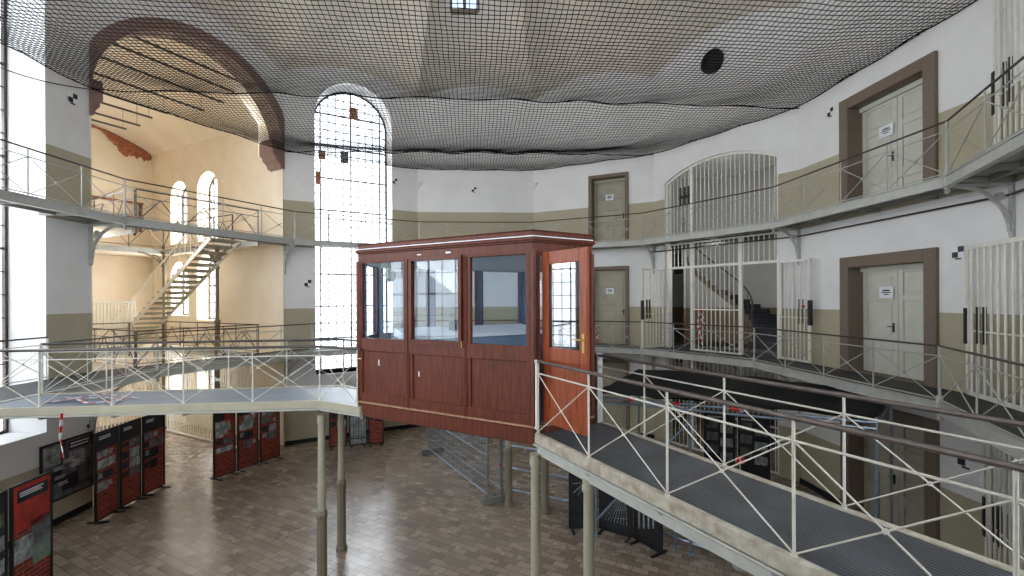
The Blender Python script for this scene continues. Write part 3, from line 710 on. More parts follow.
# door frame lintel on the doorway facet and open door
A, B_ = Vector(CP[1]), Vector(CP[2]); d = (B_-A).normalized()
b = MB()
b.bar((*(A+d*.06),3.37), (*(A+d*.06),E0+.62), .09, .07); b.bar((*(B_-d*.06),3.37), (*(B_-d*.06),E0+.62), .09, .07); b.bar((*A,E0+.60),(*B_,E0+.60),.07,.06); sub(b, 'door_frame', 'wood', cab)
hx, hy = .40, 5.84; da = DOORANG; dl = .80
dd = Vector((cos(da), sin(da))); dn = Vector((-dd.y, dd.x))
def dq(u, w, z): return (hx+dd.x*u+dn.x*w, hy+dd.y*u+dn.y*w, z)
def dbx(b, u0, u1, w0, w1, z0, z1): b.hexa([dq(u0,w0,z0),dq(u1,w0,z0),dq(u1,w1,z0),dq(u0,w1,z0),dq(u0,w0,z1),dq(u1,w0,z1),dq(u1,w1,z1),dq(u0,w1,z1)])
b = MB(); zt_, zb_ = E0+.60, 3.40
dbx(b, 0, .13, -.02,.02, zb_, zt_); dbx(b, dl-.13, dl, -.02,.02, zb_, zt_); dbx(b, .13, dl-.13, -.02,.02, zt_-.16, zt_); dbx(b, .13, dl-.13, -.02,.02, E0-.78, E0-.60); dbx(b, .13, dl-.13, -.02,.02, zb_, zb_+.2)
dbx(b, .13, dl-.13, -.008,.008, zb_+.19, E0-.77)
dbx(b, .19, dl-.19, -.014,.014, zb_+.26, E0-.84)
door = sub(b, 'door', 'woodl', cab, bevel=.006, label='open door of lighter orange-brown wood')
def subsub(b, name, m): b.v = [(x-cab.location[0], y-cab.location[1], z-cab.location[2]) for x,y,z in b.v]; return b.build(name, m, door)
b = MB(); dbx(b, .12, dl-.12, -.003, .003, E0-.61, zt_-.15); subsub(b, 'door_glass', 'dglass')
b = MB()
for s in (-1, 1):
    dbx(b, dl-.08, dl-.045, s*.02 if s > 0 else -.028, .028 if s > 0 else -.02, E0-.62, E0-.40)
    p = Vector(dq(dl-.062, s*.03, E0-.47)); q = Vector(dq(dl-.062, s*.07, E0-.47)); b.tube(p, q, .009, 8); b.tube(q, Vector(dq(dl-.19, s*.07, E0-.47)), .009, 8)
subsub(b, 'door_handle', 'brass')
b = MB()
for zz in (E0+.38, E0-.9): b.tube(dq(-.01,-.0,zz), dq(-.01,0,zz+.12), .014, 8)
subsub(b, 'hinge', 'brass')
# cabin interior
def cabobj(name, m, label, cat, fn, loc):
    b = MB(); fn(b); return tag(b.build(name, m, loc=loc), label, cat)
t = thing('control_desk', 'pale blue control desk with sloping top inside the glazed cabin', 'desk', (-.7, 7.9, 3.38), atan2(1.59, 2.67))
b = MB(); b.box(-1.2,1.2,-.35,.35,.0,.98); b.build('desk_body', 'blueobj', t, bevel=.01)
b = MB(); b.add([(-1.25,-.42,.98),(1.25,-.42,.98),(1.25,.4,.98),(-1.25,.4,.98),(-1.25,-.42,1.03),(1.25,-.42,1.03),(1.25,.4,1.12),(-1.25,.4,1.12)], [(0,3,2,1),(4,5,6,7),(0,1,5,4),(1,2,6,5),(2,3,7,6),(3,0,4,7)]); b.build('desk_top', 'paper', t)
t = thing('instrument_box', 'small dark instrument box on the desk inside the cabin', 'box', (-.95, 7.75, 4.43), .55)
b = MB(); b.box(-.1,.1,-.08,.08,0,.2); b.build('casing', 'photob', t, bevel=.01); b = MB(); b.tube((.06,0,.18),(.06,0,.32),.006,5); b.build('aerial', 'black', t)
t = thing('loudspeaker', 'grey horn loudspeaker hung in the top left corner inside the cabin', 'loudspeaker', (-1.98, 7.42, E0+.56))
b = MB(); b.lathe((0,0,-.26), [(.03,0),(.085,.05),(.09,.14),(.06,.2)], 14); b.build('horn', 'iron', t, smooth=True); b = MB(); b.tube((0,0,-.08),(0,0,.0),.012,6); b.box(-.16,.04,-.01,.01,-.03,0); b.build('mount', 'iron', t)
# ---------------------------------------------------------------- doors with stone frames
def panelled(b, x0, x1, y, z0, z1, rows):
    """one leaf: stiles, rails and sunk panels"""
    s = .11; b.box(x0, x0+s, y, y+.05, z0, z1); b.box(x1-s, x1, y, y+.05, z0, z1); b.box(x0+s, x1-s, y+.025, y+.05, z0, z1)
    H = z1-z0; edges = [0]+rows+[1]
    for e in edges:
        zc_ = z0+H*e; zz0 = max(z0, zc_-.06); zz1 = min(z1, zc_+.06); b.box(x0+s, x1-s, y, y+.03, zz0, zz1)
    for e, f in zip(edges, edges[1:]): b.box(x0+s+.05, x1-s-.05, y+.012, y+.03, z0+H*e+.12, z0+H*f-.12)
def stone_door(n, fc, u0, u1, z0, z1, leaves, dm, jw, handle=True):
    w = u1-u0; root = thing('door_%d' % n, '', 'w', fc.P(u0, 0, z0), fc.rot); del root['label']; del root['category']; struct(root)
    H = z1-z0; b = MB()
    b.box(-jw, 0.0, -.07, .02, 0, H+jw); b.box(w, w+jw, -.07, .02, 0, H+jw); b.box(0, w, -.07, .02, H, H+jw)
    b.build('stone_frame', 'stone', root, bevel=.012)
    k = leaves; lw = w/k
    for j in range(k):
        b = MB(); panelled(b, j*lw+.006, (j+1)*lw-.006, .30, .02, H-.1, [.26,.30,.74] if k == 2 else [.33,.5,.76]); b.build('door_leaf', dm, root, bevel=.006)
    b = MB(); b.box(0, w, .24, .36, H-.1, H); b.build('door_head', dm, root)
    b = MB(); b.box(-.1, w+.1, .355, .40, -.1, H+.1); b.box(0, w, .02, .36, -.1, .022); b.build('threshold_light_stop', 'stone', root)  # sill, plus a hidden back slab added to block light leaking round the leaves
    b = MB(); zz = H*.44
    x = lw-.10 if k == 2 else w-.12
    b.box(x-.02, x+.02, .285, .3, zz-.1, zz+.1); b.tube((x,.29,zz+.02),(x,.25,zz+.02),.01,6); b.tube((x,.25,zz+.02),(x-.11,.25,zz+.02),.01,6); b.build('handle', 'black', root)
    return root
stone_door(1, F[7], *DR, LD, LD+2.4, 2, 'door', .25)
stone_door(2, F[7], *DR, UD, UD+2.4, 2, 'door', .25)
stone_door(3, F[7], *DR, 0, 2.4, 2, 'doort', .25)
stone_door(4, F[5], *DB, LD, LD+2.78, 1, 'doort', .13)
stone_door(5, F[5], *DB, UD, UD+2.5, 1, 'doort', .13)
stone_door(6, F[5], *DB, 0, 2.62, 1, 'doort', .13)
def notice(fc, px, py, w, h, wd, label):
    u = fc.u(px); k = Facet(fc.P(0,wd).xy, fc.P(fc.L,wd).xy); u = k.u(px); z = k.z(px, py); t = thing('notice', label, 'notice', k.P(u,0,z), k.rot)
    b = MB(); b.box(-w/2, w/2, -.012, -.006, -h/2, h/2); b.build('sheet', 'paper', t)
    b = MB()
    for j, (a, s) in enumerate(((.5,.03),(.7,.02),(.4,.02))): b.box(-w*a/2, w*a/2, -.0145, -.0125, h*(.18-.17*j)-s/2, h*(.18-.17*j)+s/2)
    b.build('print', 'black', t)
notice(F[7], 886.5, 292.5, .34, .25, .27, 'white notice sheet on the lower stone-framed double door on the right')
notice(F[7], 887, 131, .34, .25, .27, 'white notice sheet on the upper stone-framed double door on the right')
notice(F[5], 610, 291, .30, .22, .27, 'white notice sheet on the lower tan door behind the cabin')
notice(F[5], 610, 197.5, .30, .22, .27, 'white notice sheet on the upper tan door above the cabin')
# ---------------------------------------------------------------- barred screens and open gates
def bars(b, x0, x1, z0, ztop, n, r=.016, y=0):
    for k in range(n+1):
        x = x0+(x1-x0)*k/n; b.tube((x,y,z0), (x,y,ztop(x) if callable(ztop) else ztop), r, 6, cap=False)
def leaf(label, H_, px, length, zb, zt, nb, name='barred_gate', lock=True, lockz=(.44,.66), back=0, dark=3, group=None, target=None):
    """gate hinged at H_, far end on the view ray px"""
    H_ = Vector(H_); best = None
    for k in range(720):
        a = k*pi/360; p = H_+Vector((cos(a), sin(a)))*length
        if p.y < .5: continue
        e = abs(p.x/p.y-kx(px))
        din = (Vector((CX,CY))-p).length
        if target is not None: din = -din
        if e < .01 and (best is None or din > best[0]): best = (din, a)
    a = best[1] if best else back
    root = thing(name, label, 'gate', (H_.x, H_.y, zb), a, group); H = zt-zb
    b = MB(); b.box(-.025,.035,-.022,.022,0,H); b.box(length-.06,length,-.022,.022,0,H); b.box(0,length,-.022,.022,0,.05); b.box(0,length,-.022,.022,H-.05,H); b.box(0,length,-.014,.014,H*.43-.012,H*.43+.012); b.build('gate_frame', 'ironw', root)
    b = MB(); bars(b, .05, length-.08, .04, H-.04, nb); b.build('bars', 'ironw', root)
    if lock:
        b = MB(); b.box(length-.06,length+.02,-.04,.04,H*.36,H*.60); b.build('lock_case', 'black', root)
        for j in range(dark-1):
            b = MB(); x = length-.23-j*.13; b.box(x-.017,x+.017,-.022,.022,H*.37,H*.61); b.build('bar_sleeve', 'black', root)
    return root
hl = F[6].P(ST[0]-.04, -.05); hr_ = F[6].P(ST[1]+.06, -.05)
leaf('narrow white barred gate swung open beside the left edge of the stair opening', hl.xy, 637.5, 1.02, LD+.04, LD+2.72, 6, target='in')
gr = leaf('white barred gate with red seal swung open on the right of the stair opening', hr_.xy, 815, 1.05, LD+.04, LD+2.72, 7, target='in')
b = MB(); b.tube((.86,-.06,1.45),(.86,-.02,1.45),.035,10); b.build('seal', 'red', gr)
pg = F[7].P(F[7].L-.22, -.22)
def gate_at(label, px0, wdt, zb, zt, nb, w, turn):
    fb_ = F[7]; k = Facet(fb_.P(0,w).xy, fb_.P(fb_.L,w).xy); u = k.u(px0); p = k.P(u); root = thing('barred_gate', label, 'gate', (p.x, p.y, zb), F[8].rot+turn); H = zt-zb
    b = MB(); b.box(0,.07,-.025,.025,0,H); b.box(wdt-.07,wdt,-.025,.025,0,H); b.box(0,wdt,-.025,.025,0,.07); b.box(0,wdt,-.025,.025,H-.07,H); b.box(0,wdt,-.014,.014,H*.43-.012,H*.43+.012); b.build('gate_frame', 'ironw', root)
    b = MB(); bars(b, .13, wdt-.14, .05, H-.05, nb, .02); b.build('bars', 'ironw', root)
    b = MB(); b.box(-.03,.05,-.04,.04,H*.34,H*.58); b.build('lock_case', 'black', root)
    for j in range(2):
        b = MB(); x = .13+(wdt-.27)*(j+.0+ (1 if True else 0))/nb; b.box(x-.016,x+.016,-.022,.022,H*.35,H*.59); b.build('bar_sleeve', 'black', root)
    return root
gate_at('wide cream barred gate on the lower gallery at the right edge of the photo', 967, 1.6, LD+.02, LD+2.6, 8, -.15, .12)
gate_at('cream barred gate with black lock on the upper gallery, top right corner', 996, 1.6, UD+.02, UD+2.95, 8, -.12, .0)
gate_at('cream barred gate at floor level behind the footbridge, bottom right corner', 985, 1.5, .02, 2.75, 8, -.12, .0)
# fixed screens in the stair opening
sw_ = ST[1]-ST[0]; oy = .12
def screen(label, z0, z1, arch, openings, posts, nb=24, midz=None):
    root = thing('barred_screen', label, 'screen', F[6].P(ST[0], 0, z0), F[6].rot); H = z1-z0
    if arch: 
        c = sw_/2; R = (c*c+.25)/(2*.5); zc0 = E0+4.0-z0
        top = lambda x: zc0+.5-R+sqrt(max(0,R*R-(x-c)**2))
    else: top = lambda x: H
    b = MB()
    for p in posts: x = p*sw_; b.box(x-.045, x+.045, oy-.04, oy+.04, 0, top(x))
    b.build('upright', 'ironw', root)
    b = MB(); n = nb
    for k in range(1, n):
        x = sw_*k/n; zb = .03
        for (a0, a1, zo) in openings:
            if a0*sw_ < x < a1*sw_: zb = zo
        b.tube((x,oy,zb), (x,oy,top(x)), .015, 6, cap=False)
    b.build('bars', 'ironw', root)
    b = MB()
    if not arch: b.box(0, sw_, oy-.03, oy+.03, H-.05, H)
    if openings:
        zo = openings[0][2]; b.box(0, sw_, oy-.035, oy+.035, zo-.04, zo+.04)
    if midz is not None:
        a0, a1, zz = midz; b.box(a0*sw_, a1*sw_, oy-.02, oy+.02, zz-.02, zz+.02)
    b.build('cross_rail', 'ironw', root); b = MB()
    b.box(0 if not openings else .24*sw_, sw_ if not openings else .7*sw_, oy-.03, oy+.03, 0, .05)
    b.build('cross_rail', 'ironw', root)
    if arch:
        b = MB(); lo = [(sw_*k/20, top(sw_*k/20)) for k in range(21)]
        for (xa, za), (xb, zb_2) in zip(lo, lo[1:]): b.bar((xa,oy,za-.03),(xb,oy,zb_2-.03),.05,.07)
        b.box(0,.05,oy-.03,oy+.03,0,top(0)); b.box(sw_-.08,sw_,oy-.03,oy+.03,0,top(sw_)); b.build('arched_frame', 'ironw', root)
        for x in (.15, .19, .23):
            q = MB(); q.box(x*sw_-.02, x*sw_+.02, oy-.05, oy+.05, 1.15, 1.75); q.build('bar_sleeve', 'black', root)
        q = MB(); q.box(.14*sw_, .25*sw_, oy-.045, oy+.045, 1.38, 1.46); q.build('lock_case', 'black', root)
    return root
screen('arched white barred screen with a black lock on the upper gallery', UD, E0+4.4, True, (), (.0,.26,1.0), 26)
screen('white barred screen with two gateways in front of the winding staircase, lower gallery level', LD, UD-.12, False, ((0,.26,2.75),(.70,1.0,2.75)), (.01,.26,.70,.99), 25, (.26,.70,1.35))
screen('white barred screen at hall floor level behind the black canopy', 0, LD-.12, False, (), (.01,.26,.70,.99), 24, (0,1,1.3))
# ---------------------------------------------------------------- survey targets
def target(fc, px, py, s, label, w=-.012, flip=False):
    k = Facet(fc.P(0,w).xy, fc.P(fc.L,w).xy); u = k.u(px); z = k.z(px, py); t = thing('survey_target', label, 'marker', k.P(u,0,z), k.rot)
    b = MB(); b.box(-s, s, 0, .006, -s, s); b.build('card', 'paper', t)
    b = MB(); g = -1 if flip else 1; b.box(0 if g > 0 else -s, s if g > 0 else 0, -.004, 0, 0, s); b.box(-s if g > 0 else 0, 0 if g > 0 else s, -.004, 0, -s, 0); b.build('black_square', 'black', t)
    b = MB(); b.box(-s*.5, s*.5, 0, .006, -s*1.35, -s*1.1); b.build('number_strip', 'photob', t)
target(F[1], 74, 98, .11, 'checkered survey target high on the left pier under the net edge')
target(F[3], 308, 283, .11, 'checkered survey target on the pier between the wing arch and the tall window')
target(F[3], 395.5, 181, .09, 'checkered survey target just right of the tall window near its arch')
target(F[4], 474.5, 189.5, .09, 'checkered survey target on the bare back wall above the cabin roof')
target(F[7], 831, 112, .09, 'checkered survey target left of the upper stone-framed double door')
target(F[7], 958, 252, .10, 'checkered survey target right of the lower stone-framed double door')
target(F[7], 964.5, 459, .13, 'checkered survey target low on the right wall seen through the footbridge railing')
target(F[1], 89, 424, .07, 'checkered survey target on the left pier just under the left footbridge')
# ---------------------------------------------------------------- wing: side balconies, stair, columns
sbl = 1.0
def wp(u, w): p = f2.P(u, w); return (p.x, p.y)
uA, uB, wE = .95, L-.92, 5.8
def wing_deck(label, z, m='creamw'):
    root = thing('balcony', label, 'balcony', f2.P(uA, .5, z))
    b = MB()
    for (u0, u1, w0, w1) in ((-.98, uA, .01, wE), (uB, L-.02, .01, wE), (-.98, L-.02, wE, WD-.02)):
        pts = [wp(u0,w0), wp(u1,w0), wp(u1,w1), wp(u0,w1)]; b.prism(pts, z-.12, z-.001)
    sub(b, 'balcony_floor', m, root)
    b = MB()
    for p, q in ((wp(uA,0),wp(uA,wE)),(wp(uA,wE),wp(uB,wE)),(wp(uB,wE),wp(uB,0))): b.bar((*p,z-.1),(*q,z-.1),.06,.2)
    sub(b, 'edge_beam', 'iron', root)
    return root
wing_deck('upper balcony lining the bright side wing behind the arch', UD-.02)
wing_deck('lower balcony lining the bright side wing at the foot of the stair', LD-.02)
rthing('upper balcony railing with zigzag bars round the wing stairwell', [wp(uA,.1), wp(uA,wE), wp(uB,wE), wp(uB,1.4)], UD, name='balcony_railing', mm='rail', style='n', mid=.72)
rthing('lower balcony railing with zigzag bars in the side wing', [wp(uA,.1), wp(uA,wE), wp(uB-1.1,wE)], LD, name='balcony_railing', mm='rail', style='n', mid=.72)
rthing('lower balcony railing along the window side of the side wing', [wp(uB,.1), wp(uB,wE)], LD, name='balcony_railing', mm='rail', style='n', mid=.72)
rthing('straight railing on the upper gallery across the wing arch', [wp(uA,.02), wp(uB,.02)], UD, name='balcony_railing', mm='rail', style='n', mid=.72)
rthing('straight railing on the lower gallery across the wing arch', [wp(uA,.02), wp(uB,.02)], LD, name='balcony_railing', mm='rail', style='n', mid=.72)
for (u, w, lab) in ((uB, 2.3, 'brown iron column with curved brackets in the side wing, nearer one by the window wall'), (uB, 5.75, 'iron column with curved brackets in the side wing, further one beside the stair')):
    p = f2.P(u, w); root = thing('iron_column', lab, 'column', (p.x, p.y, 0))
    b = MB(); b.lathe((0,0,0), [(.11,0),(.11,.1),(.085,.2),(.08,LD+.9),(.1,LD+.95),(.1,LD+1.0),(.06,LD+1.06),(.055,UD-.9),(.09,UD-.86),(.06,UD-.8),(.055,UD-.25),(.1,UD-.2),(.1,UD-.12)], 12); sub_ = b; sub_.build('shaft', 'cold', root, smooth=True)
    for sgn, axis in ((-1, f2.d), (-1, f2.n), (1, f2.n)):
        b = MB(); arc = [Vector((axis.x*sgn*.85*(1-cos(a)), axis.y*sgn*.85*(1-cos(a)), UD-.2-.75*(1-sin(a)))) for a in [pi/2*k/8 for k in range(9)]]
        for q, r in zip(arc, arc[1:]): b.bar(q, r, .05, .05)
        b.build('bracket', 'cold', root)
# stair rising along the wing towards the hall
root = thing('iron_staircase', 'straight pale iron stair with thin balusters climbing through the side wing', 'staircase', f2.P(uB-.5, 7.4, LD))
sw0, sw1 = 7.2, .9; ns = 20; uu0, uu1 = uB-1.0, uB-.08
tr = MB(); st_ = MB(); ba = MB(); hd = MB()
for k in range(ns):
    w0 = sw0+(sw1-sw0)*k/ns; w1 = sw0+(sw1-sw0)*(k+1)/ns; z = LD+(UD-LD)*(k+1)/ns
    tr = MB(); tr.hexa([f2.P(uu0,w0+.03,z-.10), f2.P(uu1,w0+.03,z-.10), f2.P(uu1,w1-.04,z-.04), f2.P(uu0,w1-.04,z-.04), f2.P(uu0,w0+.03,z), f2.P(uu1,w0+.03,z), f2.P(uu1,w1,z), f2.P(uu0,w1,z)]); sub(tr, 'tread', 'col', root)
    if True:
        p = f2.P(uu0,(w0+w1)/2,z-.02); ba.tube(p, p+Vector((0,0,.92)), .011, 5)
for uu in (uu0, uu1): st_ = MB(); st_.bar(f2.P(uu,sw0+.1,LD-.0), f2.P(uu,sw1,UD-.03), .03, .13); sub(st_, 'stringer', 'ironw', root)
hd.tube(f2.P(uu0,sw0+.1,LD+1.0), f2.P(uu0,sw1+.2,UD+.85), .02, 7); p = f2.P(uu0,sw0+.1,LD); hd.tube(p, p+Vector((0,0,1.0)), .03, 8)
sub(ba, 'balusters', 'ironw', root); sub(hd, 'handrail', 'ironw', root)
# cream barred partition across the wing at floor level and above it
for (label, z0, z1, w, u0, u1, nb) in (('tall cream barred partition at floor level across the side wing', 0, LD-.14, 5.9, -1, L, 54), ('cream barred partition on the lower balcony behind the stair', LD, LD+1.7, 5.95, 1.6, 3.4, 18)):
    root = thing('barred_partition', label, 'partition', f2.P(u0, w, z0), f2.rot); b = MB(); bars(b, 0, u1-u0, 0, z1-z0, nb, .02); b.build('bars', 'ironw', root)
    b = MB(); b.box(0,u1-u0,-.03,.03,0,.06); b.box(0,u1-u0,-.03,.03,z1-z0-.06,z1-z0); b.box(0,u1-u0,-.02,.02,(z1-z0)*.45,(z1-z0)*.45+.04); b.build('cross_rail', 'ironw', root)
root = thing('barred_partition', 'cream barred partition under the window-side balcony of the wing', 'partition', f2.P(uB, .6, 0), f2.rot+pi/2); b = MB(); bars(b, 0, 5.2, 0, LD-.14, 44, .02); b.build('bars', 'ironw', root)
b = MB(); b.box(0,5.2,-.03,.03,0,.06); b.box(0,5.2,-.03,.03,LD-.2,LD-.14); b.build('cross_rail', 'ironw', root)
# white enamel shield plate on the wing's railing near the arch pier
t = thing('white_panel', 'scuffed white panel leaning behind the upper railing beside the arch pier', 'panel', f2.P(L-.02, .1, UD), f2.rot+pi/2)
b = MB(); b.box(.0,1.5,-.05,-.02,.05,.95); b.build('sheet', 'paper', t)
t = thing('wall_shelf', 'weathered wooden shelf frame high on the back wall of the side wing', 'shelf', FB.P(FB.L-.4, -.15, E0+2.9), FB.rot+pi)
b = MB(); b.box(0,1.9,-.1,.1,1.16,1.22); b.box(0,1.9,-.1,.1,.55,.6); b.build('board', 'patch', t); b = MB(); b.box(.05,.12,-.05,.1,0,1.2); b.box(1.75,1.82,-.05,.1,0,1.2); b.build('support', 'stone', t)
# ---------------------------------------------------------------- exhibition boards
def board(label, p, q, h=2.03, kind='brick', z=0, feet=True, seed=0, name='display_panel', group=None, zb=.04):
    p = Vector(p); q = Vector(q); w = (q-p).length; a = atan2(q.y-p.y, q.x-p.x); rnd = random.Random(seed)
    root = thing(name, label, 'display panel', (p.x, p.y, z), a, group)
    b = MB(); f = .035; b.box(0,f,-.02,.02,zb,h); b.box(w-f,w,-.02,.02,zb,h); b.box(f,w-f,-.02,.02,h-f,h); b.box(f,w-f,-.02,.02,zb,zb+f); b.build('frame', 'black', root)
    base = {'brick': 'brickp', 'dark': 'photob', 'grey': 'photo', 'bars': 'photog'}[kind]
    b = MB(); b.box(f,w-f,-.008,.008,zb+f,h-f); b.build('print', base, root)
    y0, y1 = -.0115, -.0085
    def patch(x0, x1, z0, z1, m, lab=None, y=y0): b = MB(); b.box(x0,x1,y,y1,z0,z1); b.build('picture', m, root, label=lab)
    def lines(x, zz, n, ww, m='paper', s=.012, gap=.03):
        b = MB()
        for j in range(n): b.box(x, x+ww*rnd.uniform(.6,1), y0-.003, y0-.0005, zz-j*gap-s, zz-j*gap)
        b.build('caption', m, root)
    if kind == 'brick':
        if seed != 20: patch(f, w-f, h-.42, h-f, 'photob'); lines(.1, h-.12, 2, w*.5, s=.02, gap=.045)
        if seed == 20:
            patch(f, w-f, 1.25, h-f, 'redprint'); patch(.1, w-.08, 1.72, 1.92, 'photob', y=y0-.001); lines(.14, 1.88, 3, w*.6); patch(f, w*.5, .75, 1.15, 'photog'); patch(w*.45, w-f, .85, 1.35, 'photo'); patch(w*.5, w-f, .6, .9, 'green')
        else:
            zz = 1.58
            for j in range(4):
                hh = rnd.uniform(.14,.24); x = rnd.choice((f, .06, w*.3, w*.45)); x1 = min(w-f, x+rnd.uniform(.22,.5)); patch(x, x1, zz-hh, zz, rnd.choice(('photo','photog','photob','photog')), y=y0-.0006*j)
                if x > .2: patch(.06, x-.03, zz-hh*.8, zz-.02, 'photob')
                else: lines(x1+.02 if x1 < w-.2 else .08, zz-.03, 4, w*.2, s=.008)
                zz -= hh+rnd.uniform(.01,.08)
            if seed in (5,6): patch(w*.5, w-f, 1.5, 1.75, 'redprint'); patch(w*.2, w*.8, 1.3, 1.42, 'green', y=y0-.001)
    if kind == 'grey':
        patch(w*.5, w-.1, h-.27, h-.08, 'black'); lines(w*.53, h-.12, 2, w*.4, s=.03, gap=.07)
        for x0, x1, z0, z1, m in ((.05,.5,.62,.95,'photog'),(.1,.55,.3,.5,'photob'),(.75,1.2,.5,.75,'photog'),(.55,1.0,.12,.38,'photob'),(.06,.22,.06,.3,'photog')): 
            if x1 < w: patch(x0*w/1.45, x1*w/1.45, zb+z0*(h-zb), zb+z1*(h-zb), m)
        for j in range(6): lines(rnd.uniform(.1,w*.6), zb+(h-zb)*rnd.uniform(.15,.7), 3, w*.22, s=.01)
    if kind == 'dark':
        b = MB()
        if seed == 11:
            for k in range(9): b.tube((.06+k*.07,y0,.25),(w-.1-k*.01,y0,1.15),.006,4)
            for k in range(4): b.tube((.25+k*.1,y0,.32+k*.18),(w-.12,y0,.4+k*.2),.005,4)
            patch(f+.04,.38,1.42,1.75,'photog'); lines(.45,1.7,4,.22)
        elif seed == 10:
            for (a0,z0,a1,z1) in ((.1,.8,.6,1.25),(.12,1.2,.55,.95),(.08,1.0,.62,1.05),(.2,.75,.5,1.3),(.1,1.25,.6,1.3)): b.tube((a0,y0,z0),(a1,y0,z1),.007,4)
            patch(.08,.5,1.5,1.85,'photo')
        elif seed == 12:
            for k in range(4): b.box(.12+k*.12,.16+k*.12,y0,y1,.3+k*.05,1.7)
        else:
            for j in range(3): patch(.06, w*.45, 1.8-j*.32-.22, 1.8-j*.32, rnd.choice(('photo','photog'))); patch(w*.52, w-.06, 1.7-j*.36-.22, 1.7-j*.36, rnd.choice(('photo','photog')))
            lines(.08, 1.9, 2, w*.7)
        if b.v: b.build('line_drawing', 'photog', root)
    if kind == 'bars':
        b = MB(); 
        for k in range(6): b.box(f+.02+k*(w-2*f-.04)/5.5-.008, f+.02+k*(w-2*f-.04)/5.5+.008, y0, y1, .1, h-.08)
        b.box(f,w-f,y0,y1,.25,.28); b.box(f,w-f,y0,y1,1.5,1.53); b.build('picture', 'photob', root)
    if feet:
        for x in (.08, w-.08):
            b = MB(); b.box(x-.03,x+.03,-.22,.22,0,.03); b.build('foot', 'black', root, bevel=.006)
    return root
pa = [(-9.30,10.1),(-9.36,10.82),(-9.40,11.52),(-9.36,12.26)]
for k, (w_, sd) in enumerate((('nearest', 2), ('middle', 3), ('furthest', 4))):
    a = Vector(pa[k]); c_ = Vector(pa[k+1]); d = (c_-a)*.04
    board('tall brick-print display board, %s of the three standing along the left under the footbridge' % w_, a+d, c_-d, seed=sd)
pb = [(-8.28,12.55),(-8.02,13.2),(-7.72,13.85),(-7.4,14.5)]
for k, (w_, sd) in enumerate((('left', 5), ('middle', 6), ('right', 7))):
    a = Vector(pb[k]); c_ = Vector(pb[k+1]); d = (c_-a)*.04
    board('red brick-print display board, %s one of the three in front of the arch pier' % w_, a+d, c_-d, seed=sd)
board('brick-print display board against the wall below the tall window, left of the barred print', (-6.15,15.25), (-5.62,15.45), seed=8)
board('display board printed with prison bars below the tall window', (-5.55,15.45), (-5.0,15.62), kind='bars')
board('brick-print display board right of the barred print below the tall window', (-4.95,15.62), (-4.45,15.72), seed=9)
bp_ = F[1]
board('wide grey picture board fixed low on the left pier', (-10.12,9.75), (-10.12,10.97), h=1.85, kind='grey', feet=False, zb=.55, name='wall_display_board')
board('red-topped display board standing nearest at the bottom left corner', (-7.95,7.2), (-8.03,7.92), seed=20)
board('dark display board cut by the left edge of the photo, bottom left corner', (-7.75,6.55), (-7.95,7.14), kind='dark', seed=30)
board('black display board with white scribbled drawing, left of three under the right footbridge', (1.2,9.8), (1.82,9.82), kind='dark', seed=10)
board('black display board with fan of white lines, middle of three under the right footbridge', (1.86,9.82), (2.48,9.40), kind='dark', seed=11)
board('black display board with pale vertical streaks, right of three under the right footbridge', (2.5,9.38), (2.88,8.78), kind='dark', seed=12)
board('dark display board with rows of small photographs, left one under the black canopy', (5.05,12.0), (5.75,11.75), kind='dark', seed=31)
board('dark display board with rows of small photographs, right one under the black canopy', (5.8,11.72), (6.45,11.4), kind='dark', seed=32)
# ---------------------------------------------------------------- site fence, block, guard rails
fa, fb = Vector((-.62,11.25)), Vector((-2.72,14.75)); fl_ = (fb-fa).length; fr_ = atan2(fb.y-fa.y, fb.x-fa.x)
t = thing('mesh_fence', 'galvanised mesh site fence standing on the floor beyond the cabin', 'fence', (fa.x, fa.y, 0), fr_)
b = MB(); 
for x in (0, fl_): b.tube((x,0,.05),(x,0,2.05),.022,8)
for z in (.15, 1.1, 2.0): b.tube((0,0,z),(fl_,0,z),.018,8)
b.build('frame', 'steel', t)
b = MB()
for k in range(1, 44): b.tube((fl_*k/44,0,.15),(fl_*k/44,0,2.0),.005,4,cap=False)
for k in range(1, 10): b.tube((0,0,.15+.185*k),(fl_,0,.15+.185*k),.005,4,cap=False)
b.build('mesh', 'steel', t)
t = thing('mesh_fence', 'short second mesh fence panel set just behind the first, beyond the cabin', 'fence', (fa.x+.35, fa.y+.2, 0), fr_)
b = MB(); b.tube((0,0,.05),(0,0,2.05),.022,8); b.tube((fl_*.98,0,.05),(fl_*.98,0,2.05),.022,8); b.tube((0,0,.2),(fl_*.98,0,.2),.018,8); b.tube((0,0,2.0),(fl_*.98,0,2.0),.018,8); b.build('frame', 'steel', t)
def block(p, rz, label):
    t = thing('fence_block', label, 'block', (p[0], p[1], 0), rz); b = MB()
    b.add([(-.36,-.12,0),(.36,-.12,0),(.36,.12,0),(-.36,.12,0),(-.34,-.09,.16),(.34,-.09,.16),(.34,.09,.16),(-.34,.09,.16)], [(0,3,2,1),(4,5,6,7),(0,1,5,4),(1,2,6,5),(2,3,7,6),(3,0,4,7)]); b.build('body', 'conc', t, bevel=.015)
    b = MB(); b.tube((-.2,0,.155),(-.2,0,.165),.03,10); b.tube((0,0,.155),(0,0,.165),.03,10); b.tube((.2,0,.155),(.2,0,.165),.03,10); b.build('socket', 'black', t)
block((-.45,11.2), .5, 'grey concrete foot block of the site fence, nearer one'); block((-2.62,14.8), .5, 'concrete foot block of the site fence at its far end')
gp = [(-.3,11.55),(1.6,10.65),(3.25,9.1),(4.5,8.0)]
t = thing('scaffold_barrier', 'three-rail scaffold tube barrier on the floor passing behind the cabin columns', 'barrier', (gp[0][0], gp[0][1], 0))
